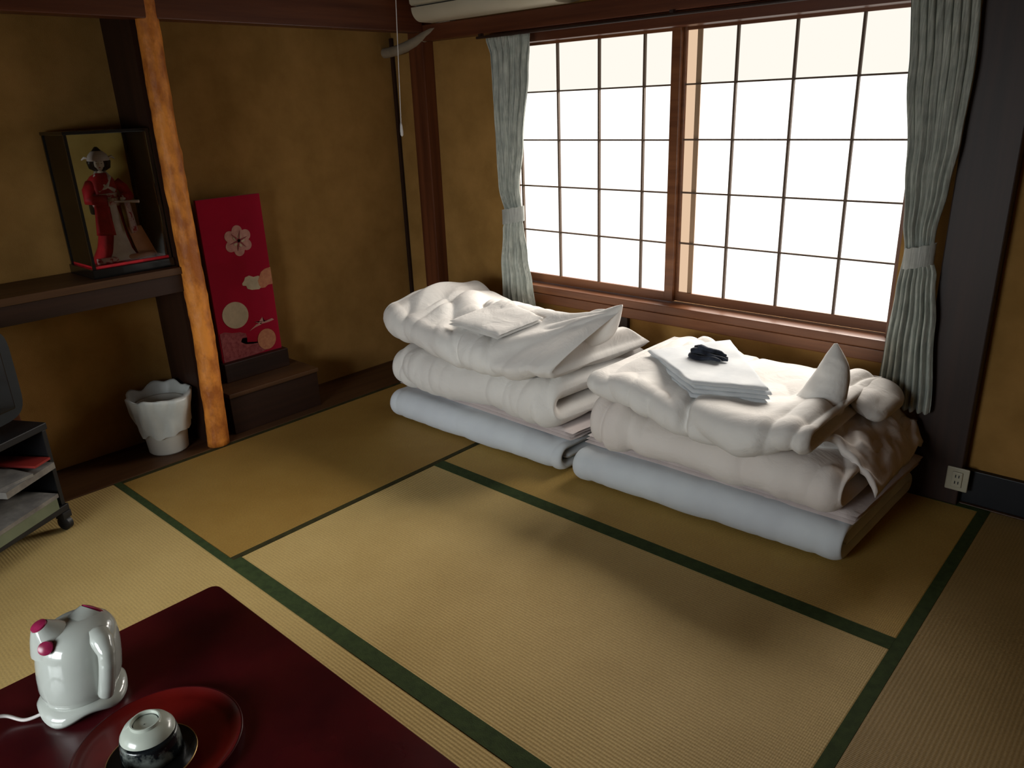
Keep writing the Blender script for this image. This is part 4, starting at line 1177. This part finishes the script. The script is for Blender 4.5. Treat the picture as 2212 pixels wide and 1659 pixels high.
# pink round emblem on the front left
c = kp(-0.066, 0.050, 0.188)
nrm = (kf * 0.80 - kr * 0.30 + Vector((0, 0, 0.50))).normalized()
MB().tube([c - nrm * 0.010, c + nrm * 0.001, c + nrm * 0.003], [0.0120, 0.0120, 0.008], 24).build('pink_button', M['pink'], kt, smooth='auto')
# handle facing the viewer's right
hp_ = [(0.036, 0.050, 0.170), (0.042, 0.075, 0.168), (0.045, 0.095, 0.155), (0.044, 0.102, 0.130), (0.042, 0.098, 0.100), (0.040, 0.090, 0.070), (0.038, 0.080, 0.048)]
cp = []
for i in range(len(hp_) - 1):
    for k in range(6): cp.append(kp(*[lerp(hp_[i][q], hp_[i + 1][q], k / 6) for q in range(3)]))
cp.append(kp(*hp_[-1]))
MB().tube(cp, [lerp(0.0225, 0.0140, min(1, i / 14)) for i in range(len(cp))], 18).build('handle', M['glaze'], kt, smooth=True)
# cord
cpts = [kp(-0.085, 0.01, 0.012), kp(-0.12, 0.00, 0.008), kp(-0.155, -0.025, 0.020), kp(-0.19, -0.02, 0.030), kp(-0.24, 0.0, 0.028), kp(-0.30, 0.05, 0.006), kp(-0.33, 0.12, 0.0035), kp(-0.26, 0.20, 0.0035), kp(-0.17, 0.22, 0.0035), kp(-0.165, 0.30, 0.0035)]
cs = []
for i in range(len(cpts) - 1):
    p0, p1, p2, p3 = cpts[max(i - 1, 0)], cpts[i], cpts[i + 1], cpts[min(i + 2, len(cpts) - 1)]
    for k in range(8):
        t = k / 8
        cs.append(0.5 * ((2 * p1) + (p2 - p0) * t + (2 * p0 - 5 * p1 + 4 * p2 - p3) * t * t + (3 * p1 - p0 - 3 * p2 + p3) * t ** 3))
cs.append(cpts[-1])
MB().tube(cs, 0.0032, 8).build('power_cord', M['cord'], kt, smooth=True)

# ------------------------------------------------------------------ tray, saucer, cups
tr_c = (0.968, -0.612, TZ)
tr = thing('round_tray', 'round red lacquer tray on the low table', 'tray', tr_c)
MB().lathe([(0.001, TZ + 0.0005), (0.118, TZ + 0.0005), (0.132, TZ + 0.006), (0.138, TZ + 0.013), (0.1345, TZ + 0.0135), (0.127, TZ + 0.008), (0.115, TZ + 0.005), (0.001, TZ + 0.005)], (tr_c[0], tr_c[1], 0), 72).build('dish', M['tray_red'], tr, smooth='auto')
MB().lathe([(0.1346, TZ + 0.0136), (0.1360, TZ + 0.0146), (0.1379, TZ + 0.0132)], (tr_c[0], tr_c[1], 0), 72, cap=False).build('rim', M['lacquer'], tr, smooth=True)
s_c = (0.996, -0.634)
sc = thing('saucer', 'black lacquer saucer with a thin gold rim on the red tray', 'saucer', (s_c[0], s_c[1], TZ + 0.005))
z_ = TZ + 0.0055
MB().lathe([(0.001, z_), (0.034, z_), (0.036, z_ + 0.006), (0.060, z_ + 0.010), (0.071, z_ + 0.015), (0.070, z_ + 0.017), (0.058, z_ + 0.013), (0.001, z_ + 0.011)], (s_c[0], s_c[1], 0), 64).build('dish', M['black_gloss'], sc, smooth='auto')
MB().lathe([(0.0700, z_ + 0.0171), (0.0712, z_ + 0.0178), (0.0716, z_ + 0.0155)], (s_c[0], s_c[1], 0), 64, cap=False).build('rim', M['gold_rim'], sc, smooth=True)
def cup(cx, cy, zb, label, s=1.0, rz=0.0):
    o = thing('teacup', label, 'cup', (cx, cy, zb))
    mid = 0.030 * s
    low = [(0.0445, 0.0), (0.0465, 0.0), (0.0475, 0.010), (0.0470, 0.022), (0.0455, 0.034), (0.0432, 0.0435)]
    hi = [(0.0432, 0.0435), (0.0425, 0.046), (0.036, 0.056), (0.026, 0.0605)]
    low = [(r * s, zb + z * s) for r, z in low]; hi = [(r * s, zb + z * s) for r, z in hi]
    def shell(pr): return pr
    MB().rings([[Vector((cx + r * math.cos(a), cy + r * math.sin(a), z)) for a in [2 * PI * k / 48 for k in range(48)]] for r, z in low + [(0.042 * s, zb + 0.034 * s), (0.043 * s, zb + 0.001)]], cap=False).build('cup_wall', M['cup_dark'], o, smooth=True)
    prof = hi + [(0.0245 * s, zb + 0.0615 * s), (0.0235 * s, zb + 0.067 * s), (0.0215 * s, zb + 0.067 * s), (0.0205 * s, zb + 0.0605 * s), (0.001, zb + 0.0600 * s)]
    MB().rings([[Vector((cx + r * math.cos(a), cy + r * math.sin(a), z)) for a in [2 * PI * k / 48 for k in range(48)]] for r, z in prof]).build('cup_foot', M['cup_pale'], o, smooth='auto')
    R2 = [(0.0210, 0.0607), (0.0202, 0.0612), (0.0190, 0.0607)]
    MB().rings([[Vector((cx + r * s * math.cos(a), cy + r * s * math.sin(a), zb + z * s)) for a in [2 * PI * k / 40 for k in range(40)]] for r, z in R2], cap=False).build('foot_line', M['cup_dark'], o, smooth=True)
    MB().lathe([(0.0005, zb + 0.0600 * s), (0.0014, zb + 0.0608 * s), (0.0005, zb + 0.0612 * s)], (cx + 0.002, cy - 0.003, 0), 10).build('foot_mark', M['cup_dark'], o)
    return o
cup(0.984, -0.628, TZ + 0.0055 + 0.0135, 'pale green and dark speckled teacup turned upside down on the black saucer', 1.0)
cup(1.010, -0.728, TZ + 0.0055, 'second overturned teacup, only its pale foot showing at the bottom edge', 0.80)
